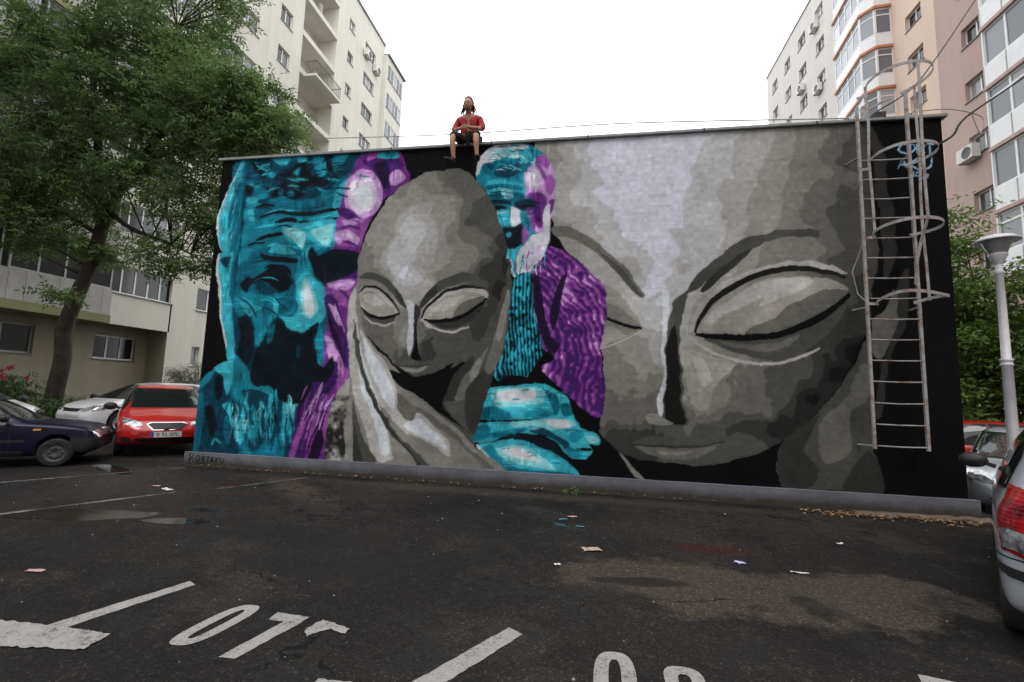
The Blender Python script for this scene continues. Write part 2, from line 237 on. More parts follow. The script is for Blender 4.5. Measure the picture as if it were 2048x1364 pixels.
MURAL = [('@head2',1,[(646,646),(682,431),(747,351),(769,299),(761,215),(758,149),(755,100),(779,73),(806,59),(860,53),(928,54),(986,69),(1030,94),(1073,129),(1116,180),(1146,238),(1163,284),(1161,347),(1162,475),(1162,558),(1162,622),(920,640)]),
('k',1,[(757,92),(806,57),(868,51),(935,53),(1001,70),(1030,90),(1019,18),(830,14),(791,46),(759,64)]),
('g4',1,[(789,66),(799,58),(814,40),(831,24),(819,23),(805,41)]),
('g2',1,[(1030,90),(1073,128),(1116,178),(1150,234),(1165,276),(1168,238),(1158,178),(1160,118),(1156,89),(1165,28),(1117,25),(1028,30)]),
('g3',1,[(1087,123),(1122,161),(1149,215),(1162,208),(1155,163),(1128,139),(1130,88),(1098,64),(1085,85)]),
('g1',1,[(1030,90),(1087,138),(1064,84),(1084,56),(1069,29),(1028,30)]),
('g1',1,[(1118,43),(1153,89),(1170,29),(1117,25)]),
('g3',1,[(1165,284),(1183,300),(1198,331),(1204,307),(1191,254),(1176,223),(1165,234)]),
('g1',1,[(1206,346),(1220,362),(1213,284),(1194,239),(1181,193),(1174,141),(1163,141),(1175,208),(1193,254)]),
('g2',1,[(1164,609),(1173,557),(1174,458),(1175,378),(1167,315),(1161,347),(1160,475)]),
('g1',1,[(1173,604),(1192,556),(1201,457),(1201,378),(1186,346),(1181,418),(1179,524)]),
('g3',1,[(671,442),(697,446),(728,433),(763,408),(791,379),(813,350),(831,322),(813,331),(786,365),(763,389),(735,409),(712,424),(683,429)]),
('g2',1,[(749,408),(782,381),(807,350),(827,320),(813,329),(791,355),(773,377)]),
('g2',1,[(944,386),(969,408),(999,423),(1036,430),(1069,431),(1096,425),(1092,416),(1052,420),(1019,411),(986,394),(960,371),(935,349),(918,331),(896,326),(914,354)]),
('g1',1,[(918,331),(943,363),(969,385),(998,403),(986,385),(956,358),(935,335),(922,326)]),
('g5',1,[(761,351),(782,332),(804,308),(822,271),(800,257),(769,241),(756,238),(762,294)]),
('g4',1,[(760,308),(787,303),(813,283),(822,269),(800,257),(778,271),(758,271)]),
('g6',1,[(761,355),(786,346),(813,317),(824,294),(827,276),(818,294),(800,317),(777,336),(761,344)]),
('k',-5,[(759,287),(778,279),(800,273),(821,270)]),
('g6',-2,[(758,234),(778,240),(800,252),(822,265)]),
('g6',1,[(900,263),(917,304),(951,340),(993,364),(1035,375),(1083,379),(1114,369),(1133,356),(1110,360),(1074,365),(1034,364),(997,351),(960,326),(930,295),(913,263)]),
('g0',-8,[(908,263),(919,286),(938,313),(968,337),(1001,355),(1038,365),(1074,366),(1106,360),(1129,351)]),
('g5',1,[(917,268),(943,304),(976,330),(1014,348),(1050,354),(1086,352),(1117,343),(1132,330),(1111,304),(1079,282),(1032,264),(979,259),(938,261)]),
('g6',1,[(925,279),(951,306),(980,328),(1009,344),(1042,349),(1029,330),(1005,317),(976,301),(951,286),(934,272)]),
('g6',1,[(1026,348),(1058,352),(1086,347),(1065,330),(1033,317),(1004,304),(1013,321)]),
('g3',1,[(1049,308),(1097,330),(1132,330),(1111,304),(1079,280),(1035,264),(983,259),(995,273),(1024,286)]),
('g2',1,[(921,254),(983,253),(1035,260),(1079,275),(1111,297),(1135,321),(1130,295),(1102,261),(1062,230),(1014,221),(974,228),(937,243)]),
('g3',1,[(942,248),(983,244),(1023,247),(1063,260),(1047,243),(1015,234),(974,237)]),
('k',-9,[(910,259),(942,255),(983,254),(1031,261),(1075,277),(1107,297),(1133,323)]),
('g6',-4,[(908,247),(933,231),(966,219),(1002,214),(1038,218),(1070,228),(1090,239)]),
('w',1,[(857,331),(868,331),(867,304),(864,276),(862,222),(860,169),(857,125),(848,133),(850,155),(856,186),(857,231),(855,276),(855,308)]),
('g2',1,[(883,322),(901,331),(894,308),(887,276),(885,231),(887,178),(888,143),(899,118),(882,111),(861,120),(860,169),(863,231),(866,276),(872,308)]),
('g0',1,[(877,276),(881,258),(883,213),(884,152),(894,118),(876,113),(862,123),(862,186),(866,249)]),
('g4',1,[(831,128),(848,131),(859,123),(874,115),(857,112),(835,115)]),
('g5',1,[(895,236),(916,227),(941,223),(970,211),(949,189),(932,171),(916,166),(899,192),(891,218)]),
('g6',1,[(904,223),(920,219),(929,201),(932,184),(920,175),(910,196)]),
('g2',1,[(810,83),(835,95),(857,93),(878,96),(915,93),(947,89),(915,82),(873,79),(835,78)]),
('g3',1,[(814,79),(844,76),(877,76),(915,80),(945,86),(919,68),(882,59),(840,63)]),
('g1',-3,[(808,82),(835,79),(873,79),(915,82),(949,90)]),
('g4',1,[(848,71),(882,72),(906,75),(882,66),(857,66)]),
('t2',1,[(45,608),(23,555),(9,509),(3,468),(15,433),(25,412),(12,408),(14,373),(23,333),(30,285),(46,232),(57,199),(30,184),(5,165),(-8,141),(-10,75),(-7,20),(101,17),(212,19),(208,116),(254,244),(244,332),(257,417),(261,494),(277,553),(323,614)]),
('p2',1,[(321,619),(368,616),(390,581),(402,542),(360,510),(333,473),(317,425),(315,383),(317,350),(308,304),(311,236),(316,173),(289,146),(275,105),(274,23),(194,22),(208,116),(254,244),(244,332),(257,417),(261,494),(277,553)]),
('w',1,[(44,605),(23,557),(8,509),(1,468),(11,433),(24,411),(30,417),(20,433),(9,466),(14,509),(29,554),(50,603)]),
('t4',1,[(51,605),(35,549),(29,503),(29,452),(38,420),(25,411),(13,433),(6,466),(12,509),(26,554),(44,605)]),
('t4',1,[(12,408),(31,413),(48,414),(45,372),(46,333),(61,294),(71,256),(67,209),(68,181),(56,190),(49,227),(32,285),(22,333),(14,373)]),
('w',1,[(11,407),(15,409),(18,373),(27,333),(34,285),(51,230),(47,228),(30,285),(20,333),(12,373)]),
('t1',1,[(17,400),(40,406),(38,390),(35,380),(23,390)]),
('t1',1,[(51,392),(57,452),(52,543),(63,502),(62,442),(61,392),(59,333),(53,353)]),
('t3',1,[(58,372),(63,441),(66,502),(77,441),(80,372),(75,333),(65,304),(57,314)]),
('t1',1,[(60,600),(163,603),(253,606),(304,607),(281,567),(252,544),(218,521),(177,516),(122,528),(98,501),(72,521),(54,528),(54,569)]),
('t2',1,[(56,558),(75,562),(99,549),(112,525),(90,521),(67,532)]),
('t3',1,[(62,522),(100,533),(112,525),(80,514),(72,486),(65,502)]),
('t4',1,[(109,604),(120,611),(152,608),(148,592),(133,589)]),
('t4',1,[(163,605),(184,607),(190,588),(175,588)]),
('t3',1,[(89,593),(106,586),(124,568),(114,561),(96,577)]),
('t4',1,[(73,599),(86,587),(96,569),(85,572)]),
('t3',1,[(201,604),(221,605),(235,570),(220,560),(205,581)]),
('t3',1,[(242,604),(278,606),(260,578),(248,569)]),
('t0',1,[(119,565),(150,579),(164,593),(196,591),(201,564),(231,556),(221,543),(196,539),(191,527),(166,517),(139,525),(115,521),(123,545)]),
('t0',1,[(66,598),(86,590),(102,571),(97,562),(79,578)]),
('t0',1,[(57,550),(76,552),(75,534),(62,530)]),
('t2',1,[(151,531),(162,536),(168,525),(158,522)]),
('t2',1,[(131,537),(140,539),(144,529),(134,527)]),
('t0',1,[(204,561),(236,557),(246,564),(237,545),(217,538)]),
('t3',1,[(161,573),(176,583),(172,565)]),
('t0',1,[(233,595),(244,579),(240,569),(231,580)]),
('t3',1,[(61,521),(91,513),(125,505),(167,510),(219,512),(254,527),(267,499),(261,446),(237,418),(202,411),(154,415),(112,411),(78,406),(65,451)]),
('t2',1,[(103,505),(167,510),(229,513),(254,519),(261,494),(201,482),(127,484),(90,476),(82,496)]),
('t4',1,[(254,529),(277,553),(267,499),(263,446),(252,480)]),
('t0',-7,[(97,484),(131,492),(185,487),(221,488),(266,494)]),
('t0',-5,[(87,505),(103,508),(125,505)]),
('t0',-8,[(133,471),(159,476),(175,474)]),
('t0',-5,[(212,469),(243,473),(268,476)]),
('t0',-7,[(93,437),(115,443),(147,447)]),
('t0',-4,[(181,470),(202,471)]),
('t0',-4,[(73,426),(89,431),(110,430)]),
('t4',1,[(63,525),(87,524),(86,514),(67,512)]),
('t4',1,[(68,497),(79,501),(85,476),(73,479)]),
('t4',1,[(144,467),(181,468),(212,471),(258,473),(260,422),(226,423),(199,440),(174,429),(152,439)]),
('t5',1,[(153,459),(182,456),(198,448),(195,416),(176,434),(157,444)]),
('t5',1,[(208,452),(233,461),(254,463),(255,432),(242,422),(226,432)]),
('t4',1,[(112,417),(135,430),(181,409),(166,405),(128,410)]),
('t2',1,[(86,411),(127,423),(113,401),(92,396)]),
('t4',1,[(192,404),(211,421),(217,409),(204,390),(189,383)]),
('t2',1,[(63,392),(109,396),(178,390),(195,371),(196,304),(137,323),(83,333),(60,343)]),
('t0',1,[(104,411),(129,403),(156,401),(187,397),(183,389),(141,392),(114,396)]),
('t0',1,[(65,350),(90,366),(131,386),(168,381),(180,356),(172,337),(147,330),(129,350),(102,357),(87,342),(83,331)]),
('t2',1,[(82,371),(105,379),(126,379),(109,369),(91,360)]),
('t1',1,[(98,352),(118,353),(143,340),(152,333),(131,327),(110,333)]),
('t3',-6,[(91,333),(113,322),(140,319),(165,328)]),
('t0',1,[(207,414),(216,421),(228,404),(248,410),(288,413),(313,404),(313,374),(282,360),(251,345),(226,363),(208,390)]),
('t3',1,[(187,400),(207,399),(221,370),(206,366),(186,352)]),
('t4',1,[(186,352),(205,376),(227,358),(246,344),(251,286),(235,265),(200,255),(171,269),(157,284),(187,288),(197,318)]),
('t5',1,[(199,356),(211,361),(226,332),(237,299),(223,281),(205,290),(199,323)]),
('w',1,[(206,349),(215,342),(226,314),(228,290),(218,286),(209,297),(205,328)]),
('t4',1,[(222,351),(241,342),(242,328),(232,328)]),
('t3',1,[(60,326),(88,333),(137,322),(185,309),(187,290),(151,283),(129,243),(106,273),(71,292)]),
('t2',1,[(122,314),(164,318),(185,309),(176,295),(140,290),(127,266)]),
('t4',1,[(71,316),(91,309),(118,304),(108,295),(91,285),(79,297)]),
('t4',1,[(143,321),(154,309),(152,285),(144,295)]),
('t1',1,[(54,304),(72,285),(106,273),(125,238),(112,210),(110,182),(96,158),(78,181),(68,228)]),
('t0',1,[(70,282),(96,286),(108,256),(108,209),(94,193),(75,214),(79,247)]),
('t3',1,[(106,275),(129,243),(123,228),(111,233)]),
('t4',1,[(55,199),(69,218),(77,190),(104,181),(112,158),(87,148),(75,157),(59,162)]),
('t3',1,[(70,209),(96,191),(114,168),(154,150),(166,128),(132,118),(90,121),(71,153)]),
('t1',1,[(30,180),(58,169),(71,125),(59,69),(87,17),(-6,18),(-10,75),(-8,141),(10,165)]),
('t0',1,[(32,166),(46,172),(54,138),(43,122),(35,142)]),
('t0',1,[(17,109),(32,114),(47,78),(39,55),(26,77)]),
('t4',1,[(27,183),(52,198),(68,181),(70,157),(62,134),(48,168)]),
('t3',1,[(-8,140),(5,164),(30,183),(22,161),(4,146)]),
('t2',1,[(-6,122),(8,141),(16,95),(11,26),(-2,25)]),
('t1',1,[(93,144),(129,145),(166,128),(142,114),(105,121)]),
('t1',1,[(101,117),(142,114),(151,82),(144,46),(120,32),(108,72)]),
('t4',1,[(54,115),(82,118),(100,103),(106,80),(101,43),(89,57),(83,84)]),
('t4',1,[(152,141),(169,124),(169,101),(162,67),(151,53),(151,87)]),
('t4',1,[(182,130),(206,139),(214,103),(196,80),(185,55),(183,93)]),
('t3',1,[(106,112),(121,117),(135,91),(129,50),(118,72)]),
('t3',1,[(174,106),(183,75),(171,34),(164,52)]),
('t1',1,[(165,115),(178,124),(178,88),(169,48),(163,38)]),
('t1',1,[(199,76),(214,99),(211,32),(191,27)]),
('t3',1,[(132,118),(142,123),(149,100),(143,82)]),
('t4',1,[(38,42),(45,54),(61,44),(55,45),(46,49),(42,40)]),
('t5',1,[(75,111),(88,111),(96,89),(89,80)]),
('t5',1,[(187,124),(201,132),(206,112),(192,98)]),
('t1',1,[(75,70),(90,53),(100,31),(80,25)]),
('t3',1,[(106,44),(125,32),(111,22)]),
('p4',1,[(272,536),(282,557),(306,572),(337,559),(351,532),(351,501),(333,477),(304,471),(279,494)]),
('p5',1,[(279,530),(290,549),(312,558),(333,545),(341,520),(334,492),(310,481),(289,496)]),
('w',1,[(294,527),(309,539),(327,528),(329,502),(312,493),(299,505)]),
('p1',1,[(305,586),(335,594),(375,589),(390,574),(377,562),(365,531),(360,517),(346,544),(326,570)]),
('p0',1,[(331,579),(355,583),(365,558),(357,529),(342,554)]),
('p4',1,[(365,558),(381,567),(396,549),(378,536),(366,539)]),
('p3',1,[(321,613),(338,614),(335,594),(315,588)]),
('t4',1,[(335,594),(346,613),(368,611),(380,591),(355,589)]),
('t3',1,[(349,608),(364,611),(374,594),(355,593)]),
('p3',1,[(265,480),(314,471),(330,477),(319,435),(312,421),(267,422),(260,446)]),
('p4',1,[(259,446),(285,453),(312,435),(302,419),(286,433),(267,424)]),
('p5',1,[(270,443),(288,446),(301,433),(286,438)]),
('p4',1,[(273,472),(304,466),(290,457),(277,462)]),
('p1',1,[(261,494),(287,493),(314,471),(294,469),(268,480)]),
('p1',1,[(258,413),(313,407),(316,364),(292,355),(253,351),(244,360)]),
('t0',1,[(248,410),(288,413),(315,402),(314,376),(282,361),(251,345)]),
('p4',1,[(250,349),(297,358),(308,350),(294,336),(269,338)]),
('p3',1,[(247,332),(269,337),(304,332),(304,304),(276,309)]),
('p1',1,[(247,323),(262,327),(277,295),(299,263),(310,213),(311,177),(294,204),(276,249),(256,276)]),
('p0',1,[(258,286),(275,263),(295,222),(299,200),(283,226),(265,258)]),
('p4',1,[(255,251),(274,240),(290,197),(288,163),(276,186),(263,221)]),
('p4',1,[(256,309),(271,304),(289,272),(279,272)]),
('p3',1,[(286,186),(312,191),(313,173),(289,148)]),
('p1',1,[(225,153),(280,204),(287,168),(270,141),(245,87),(231,24),(199,24),(208,112)]),
('p3',1,[(242,126),(270,145),(267,114),(246,73),(235,38),(240,86)]),
('p3',1,[(201,32),(216,85),(228,117),(222,68),(211,24)]),
('p0',1,[(238,51),(259,96),(267,61),(260,25),(241,24)]),
('p3',1,[(259,100),(274,123),(274,88),(270,57)]),
('t1',1,[(129,247),(151,286),(173,269),(151,234),(133,210)]),
('t0',1,[(152,284),(175,267),(205,255),(240,273),(236,244),(248,201),(259,187),(274,213),(281,190),(268,162),(239,160),(227,128),(208,118),(166,130),(154,150),(119,153),(107,172),(112,219),(129,243)]),
('t3',1,[(234,244),(248,262),(256,221),(256,194),(246,198)]),
('t1',1,[(199,225),(206,234),(207,211),(202,209)]),
('t2',1,[(136,257),(150,273),(148,243),(137,233)]),
('@stone',1,[(275,105),(289,146),(313,175),(325,125),(334,25),(273,25)]),
('t3',1,[(531,550),(537,581),(553,597),(574,605),(599,606),(624,601),(646,591),(665,571),(677,542),(679,523),(675,499),(672,474),(668,441),(665,414),(651,378),(640,358),(622,352),(607,359),(592,391),(587,421),(573,459),(563,484),(549,517),(533,535)]),
('p4',1,[(622,554),(634,566),(640,576),(655,581),(670,564),(677,536),(675,499),(670,441),(666,415),(653,429),(634,457),(624,482),(621,526)]),
('w',1,[(531,550),(537,581),(553,597),(574,606),(605,605),(627,597),(618,578),(588,579),(563,572),(544,568),(536,543)]),
('t5',1,[(568,593),(599,596),(609,584),(578,579)]),
('t2',1,[(544,567),(569,573),(600,573),(618,583),(633,592),(637,576),(628,560),(619,548),(586,540),(558,545),(546,552)]),
('t4',1,[(609,590),(626,594),(634,579),(622,567),(612,574)]),
('t1',1,[(551,568),(566,567),(563,557),(554,560)]),
('t1',1,[(567,554),(588,563),(610,565),(615,552),(592,540),(570,544)]),
('t3',1,[(533,546),(548,552),(555,536),(553,517),(539,530)]),
('p5',1,[(623,545),(631,554),(647,553),(656,540),(653,525),(638,519),(625,523)]),
('p3',1,[(640,576),(655,579),(666,568),(662,555),(646,563)]),
('p3',1,[(657,537),(671,542),(677,523),(670,505),(660,512)]),
('p2',1,[(637,566),(649,559),(662,537),(656,534),(647,553)]),
('t4',1,[(549,529),(570,538),(601,533),(622,526),(621,501),(590,499),(559,504)]),
('t2',1,[(552,526),(586,529),(617,523),(614,517),(580,522),(556,518)]),
('t2',1,[(557,510),(590,515),(620,510),(618,495),(590,496),(563,500)]),
('t5',1,[(577,519),(597,518),(601,502),(587,501)]),
('t1',1,[(556,499),(581,499),(598,497),(595,490),(572,490),(561,488)]),
('t1',1,[(604,495),(630,501),(648,494),(642,478),(621,478),(606,483)]),
('t0',1,[(563,488),(581,489),(592,483),(576,479),(566,481)]),
('t0',1,[(608,487),(627,491),(644,485),(629,479),(614,481)]),
('p2',1,[(627,509),(648,511),(661,499),(660,475),(654,444),(637,460),(623,482),(645,484)]),
('p1',1,[(639,482),(651,484),(653,456),(643,460)]),
('p3',1,[(631,476),(640,463),(644,438),(637,445)]),
('t4',1,[(566,478),(594,480),(599,455),(583,449),(575,459)]),
('w',1,[(598,486),(612,481),(622,468),(616,454),(601,450),(598,469)]),
('t3',1,[(614,476),(625,471),(622,451),(618,455)]),
('t0',1,[(581,446),(592,449),(604,448),(619,454),(623,436),(617,421),(626,427),(620,415),(602,407),(590,414),(585,431)]),
('t4',1,[(591,437),(600,439),(600,431),(593,430)]),
('p3',1,[(622,451),(632,436),(626,417),(620,421)]),
('w',1,[(592,395),(603,403),(623,411),(638,432),(650,435),(668,441),(665,415),(651,378),(640,358),(622,352),(607,359)]),
('p5',1,[(624,390),(644,411),(662,414),(648,381),(634,363)]),
('t4',1,[(589,408),(606,407),(620,415),(612,393),(610,369),(603,387),(592,394)]),
('t3',1,[(607,375),(611,387),(613,366),(622,353),(610,359)]),
('p2',1,[(666,493),(675,496),(673,477),(667,468)]),
('w',1,[(660,484),(668,487),(668,441),(660,438),(656,463)]),
('@rib_p',1,[(636,365),(654,394),(670,415),(704,397),(739,368),(763,335),(768,291),(761,240),(758,198),(761,157),(755,123),(734,124),(709,147),(675,175),(662,200),(681,220),(655,247),(639,308)]),
('@rib_t',1,[(604,352),(638,365),(641,316),(654,264),(664,230),(646,196),(626,171),(589,174),(578,192),(591,237),(597,299)]),
('k',1,[(641,191),(665,230),(659,200),(709,149),(752,118),(755,100),(734,93),(692,147),(663,169),(629,170)]),
('p0',1,[(640,352),(649,365),(659,316),(671,264),(691,239),(674,226),(656,264),(644,308)]),
('p0',1,[(688,351),(701,364),(689,299),(677,264),(672,299)]),
('k',1,[(576,168),(641,179),(726,99),(767,65),(807,31),(830,14),(561,12),(541,65)]),
('t4',1,[(572,163),(612,168),(666,172),(687,162),(705,149),(714,126),(716,118),(683,117),(614,114),(557,109),(562,134)]),
('t5',1,[(577,159),(613,165),(653,166),(666,158),(661,140),(635,136),(614,133),(581,134)]),
('w',1,[(586,157),(621,162),(650,162),(648,145),(613,141),(589,143)]),
('t2',1,[(563,128),(581,132),(600,127),(610,114),(558,110)]),
('t2',1,[(666,163),(687,154),(693,133),(685,120),(677,138)]),
('t3',1,[(633,123),(654,132),(683,125),(677,118),(635,116)]),
('t2',1,[(693,141),(708,139),(714,121),(698,121)]),
('t4',1,[(554,101),(614,111),(667,116),(716,118),(728,101),(750,95),(760,83),(755,74),(741,74),(746,63),(736,52),(711,52),(697,63),(684,80),(652,89),(615,90),(588,79),(544,71)]),
('t2',1,[(550,96),(571,100),(575,82),(545,72)]),
('t5',1,[(609,108),(667,114),(709,115),(719,106),(683,97),(641,101),(615,99)]),
('w',1,[(667,112),(703,114),(711,103),(686,100)]),
('t2',1,[(575,87),(615,96),(641,98),(623,89),(588,80)]),
('t1',1,[(641,95),(667,99),(689,87),(709,78),(704,67),(683,82),(655,89)]),
('t3',1,[(714,101),(734,93),(719,78),(707,83)]),
('k',1,[(720,69),(742,71),(745,66),(730,66)]),
('t5',1,[(735,90),(752,90),(757,81),(742,78)]),
('t3',1,[(704,70),(730,64),(725,53),(710,55)]),
('t0',1,[(615,87),(652,86),(682,78),(696,61),(709,50),(684,59),(652,72),(626,78),(599,77)]),
('t4',1,[(553,64),(575,74),(629,77),(655,70),(694,54),(720,35),(725,22),(643,20),(592,24)]),
('t5',1,[(586,61),(624,70),(653,60),(679,43),(687,32),(643,36),(603,44)]),
('w',1,[(597,61),(624,65),(650,54),(664,44),(637,46),(611,51)]),
('t2',1,[(601,34),(643,30),(685,30),(718,28),(724,22),(643,20),(604,23)]),
('t3',1,[(565,65),(581,66),(595,44),(606,29),(587,36)]),
('w',1,[(553,64),(559,63),(595,25),(587,25)]),
('t4',-1.5495429411826842,[(96,138),(93,119),(97,101)]),
('t3',-2.1917066086036257,[(111,78),(112,66),(110,54)]),
('t1',-2.1506353765809507,[(78,128),(86,100),(85,71)]),
('t1',-3.7001268784029984,[(87,124),(97,97),(94,70)]),
('t4',-2.1999939883006028,[(153,104),(150,84),(159,64)]),
('t3',-2.930917004214729,[(185,84),(180,58),(189,33)]),
('t4',-2.6284309841938427,[(187,113),(190,95),(189,76)]),
('t3',-2.797180215541679,[(105,91),(105,78),(108,66)]),
('t1',-3.087547764790523,[(163,139),(159,115),(163,92)]),
('t1',-3.7607877538266443,[(91,114),(96,92),(93,70)]),
('t1',-1.8053635047947425,[(72,126),(76,101),(83,76)]),
('t3',-3.3371948911848146,[(104,144),(99,126),(108,108)]),
('t4',-3.653432722078792,[(66,121),(74,92),(79,63)]),
('t3',-1.8410940663897875,[(160,144),(168,121),(167,99)]),
('t4',-2.5983169261691836,[(92,90),(91,72),(90,54)]),
('t5',-3.192067793954514,[(194,139),(198,127),(195,115)]),
('t4',-3.5871261233322618,[(71,108),(80,92),(78,76)]),
('t0',-3.7232510415434263,[(128,115),(129,100),(134,84)]),
('t1',-3.4307889832456904,[(133,148),(131,131),(133,115)]),
('t4',-3.976426783384923,[(102,123),(102,95),(104,68)]),
('t4',-2.4686817246099677,[(195,103),(201,78),(201,53)]),
('t3',-3.1422724997853684,[(199,109),(196,80),(203,53)]),
('t0',-3.502760921945778,[(159,94),(164,74),(163,53)]),
('t0',-3.170879706577539,[(121,114),(121,87),(120,60)]),
('t4',-3.675199765102297,[(191,138),(196,110),(200,82)]),
('t1',-1.5081825668214865,[(132,117),(132,98),(139,80)]),
('t1',-2.452711531480362,[(70,81),(76,68),(73,54)]),
('t1',-3.7293750673974304,[(76,76),(80,63),(83,48)]),
('t5',-1.7822911830401276,[(133,113),(127,101),(131,90)]),
('t5',-3.762589223879413,[(104,93),(99,80),(100,68)]),
('t1',-3.468468706618388,[(112,142),(114,113),(116,84)]),
('t4',-3.78938848936859,[(99,112),(96,82),(104,54)]),
('t4',-1.6672946778795212,[(121,79),(126,61),(131,43)]),
('t1',-2.895727902043182,[(92,124),(94,97),(95,71)]),
('t3',-2.854657578724632,[(90,95),(98,78),(102,61)]),
('t4',-3.465550570107748,[(163,148),(166,131),(168,115)]),
('t1',-3.416674825929354,[(141,115),(140,96),(147,77)]),
('t4',-3.456132834989729,[(156,103),(155,81),(160,60)]),
('t4',-1.851668917605583,[(199,113),(202,94),(207,75)]),
('t1',-3.188468732107845,[(118,102),(113,88),(118,75)]),
('t0',-3.052075070948117,[(109,82),(115,67),(111,52)]),
('t3',-1.936556978162008,[(126,84),(130,70),(135,56)]),
('t3',-3.5181253331321423,[(152,114),(148,89),(157,65)]),
('t4',-3.4006297537257284,[(89,103),(92,84),(99,63)]),
('t5',-3.4666923551124125,[(83,98),(90,75),(92,51)]),
('t4',-3.2589737143576047,[(188,101),(187,74),(189,48)]),
('t1',-2.5005422962137462,[(97,123),(107,100),(106,77)]),
('t1',-3.7434515792913325,[(181,129),(175,110),(179,91)]),
('t4',-1.890131352679925,[(148,94),(148,76),(146,57)]),
('t4',-3.7314095982094977,[(107,140),(105,124),(111,108)]),
('t1',-2.4947682319291373,[(85,127),(94,111),(94,94)]),
('t1',-1.8937984211614016,[(155,101),(150,80),(151,59)]),
('t0',-2.222641304316665,[(68,120),(63,106),(71,92)]),
('t0',-3.298583624536315,[(167,99),(177,77),(177,54)]),
('t1',-2.0376397044274133,[(166,100),(168,79),(168,58)]),
('t5',-2.4783087957157357,[(137,124),(144,110),(146,96)]),
('t4',-2.1965007982524476,[(188,125),(188,107),(192,89)]),
('t5',-3.558493979561635,[(111,93),(106,79),(107,67)]),
('t1',-2.630771376126244,[(144,117),(142,93),(148,69)]),
('t1',-3.5843977207378024,[(191,102),(190,78),(194,55)]),
('t0',-3.5795988458611507,[(82,100),(82,72),(85,45)]),
('t1',-3.1548755875049883,[(173,93),(176,78),(175,63)]),
('t1',-3.7329888179159783,[(194,105),(201,88),(205,71)]),
('t3',-3.820763079105142,[(161,102),(164,80),(162,58)]),
('t4',-2.0021216101191985,[(72,106),(78,80),(75,53)]),
('t1',-3.562218515375643,[(180,87),(176,63),(184,40)]),
('t0',-3.933599141133889,[(74,127),(82,111),(77,94)]),
('t3',-3.5397925932437575,[(163,134),(168,119),(167,103)]),
('t4',-3.385102493886429,[(122,107),(122,94),(127,83)]),
('t4',-2.304612416305937,[(109,99),(115,74),(114,48)]),
('t4',-3.874759942805772,[(134,119),(134,90),(142,62)]),
('t4',-1.5752066150873616,[(126,97),(124,82),(124,67)]),
('t4',-3.8380791393359894,[(110,83),(115,70),(118,57)]),
('t1',-3.726384051928764,[(155,102),(155,74),(158,46)]),
('t1',-1.733780690360084,[(80,120),(90,100),(90,80)]),
('t5',-3.151593673057177,[(81,88),(89,71),(93,54)]),
('t4',-3.389824248229462,[(79,84),(84,70),(87,55)]),
('t0',-3.9573083551608237,[(161,131),(165,109),(167,88)]),
('t4',-3.878590519736667,[(121,80),(118,65),(123,51)]),
('t1',-2.4807298794160393,[(163,92),(160,79),(164,66)]),
('t4',-3.396291355017369,[(135,128),(136,108),(133,89)]),
('p2',-3.663124088096223,[(235,145),(228,130),(225,114)]),
('p4',-1.9626034755550692,[(259,154),(251,139),(248,124)]),
('p4',-3.563532745279219,[(258,161),(252,148),(249,134)]),
('p0',-1.9093375082982273,[(228,138),(217,114),(212,90)]),
('p3',-3.4592591174461735,[(228,109),(220,89),(216,70)]),
('p4',-2.9940038799921553,[(273,131),(267,118),(264,105)]),
('p3',-2.817471527700386,[(228,156),(221,142),(218,127)]),
('p2',-1.5489524886877066,[(239,116),(229,93),(225,71)]),
('p2',-1.845621232346468,[(268,134),(261,119),(258,103)]),
('p0',-3.349875195219638,[(227,148),(220,131),(216,115)]),
('p3',-3.5919123393361363,[(261,135),(250,110),(245,86)]),
('p2',-2.337694331353806,[(269,120),(261,102),(258,85)]),
('p1',-2.735782121702626,[(261,122),(253,104),(250,86)]),
('p1',-3.9693786009954293,[(277,158),(267,135),(262,113)]),
('p3',-2.8467321511365453,[(237,108),(227,86),(223,64)]),
('p3',-3.4624023481582342,[(252,92),(241,68),(236,44)]),
('p3',-2.238001660918113,[(266,122),(258,106),(255,90)]),
('p4',-2.8238733204258657,[(282,142),(271,119),(267,97)]),
('p0',-1.6124848984676277,[(272,159),(266,144),(263,131)]),
('p4',-1.6801174916365422,[(250,117),(237,89),(232,62)]),
('p3',-2.2088137455068195,[(252,157),(243,137),(239,119)]),
('p3',-1.5264780388818928,[(243,93),(230,65),(224,38)]),
('p0',-1.6620462367773465,[(226,140),(216,119),(212,98)]),
('p1',-2.776554664454615,[(259,137),(253,123),(250,108)]),
('p0',-3.9097020576800308,[(263,111),(257,98),(255,86)]),
('p2',-1.795476421342217,[(261,112),(254,99),(252,85)]),
('p1',-1.6079003097054376,[(265,158),(252,129),(246,101)]),
('p2',-2.3982340053397957,[(245,114),(234,88),(229,63)]),
('p1',-3.963901315347235,[(275,123),(266,103),(262,82)]),
('p2',-2.860516697650511,[(259,89),(246,60),(240,31)]),
('p2',-3.2095722178675565,[(264,120),(258,105),(255,90)]),
('p4',-3.625534458385767,[(247,139),(239,122),(236,106)]),
('p4',-2.421175570420596,[(272,123),(262,100),(257,78)]),
('p4',-3.0934912643288386,[(268,139),(256,112),(251,86)]),
('p4',-1.582334997525465,[(239,128),(226,99),(220,71)]),
('p3',-3.209037377607494,[(230,96),(225,85),(222,74)]),
('t0',-2.483642961577219,[(106,539),(117,540),(131,541)]),
('t1',-2.7694924900130347,[(119,569),(130,565),(144,563)]),
('t4',-1.5117703041517823,[(142,595),(152,599),(166,602)]),
('t2',-2.0566157954717337,[(300,561),(311,557),(324,554)]),
('t0',-1.5014161941859063,[(152,563),(163,557),(178,552)]),
('t4',-2.3797186415054403,[(151,547),(162,546),(176,544)]),
('t0',-1.7160735325678842,[(201,558),(211,564),(224,567)]),
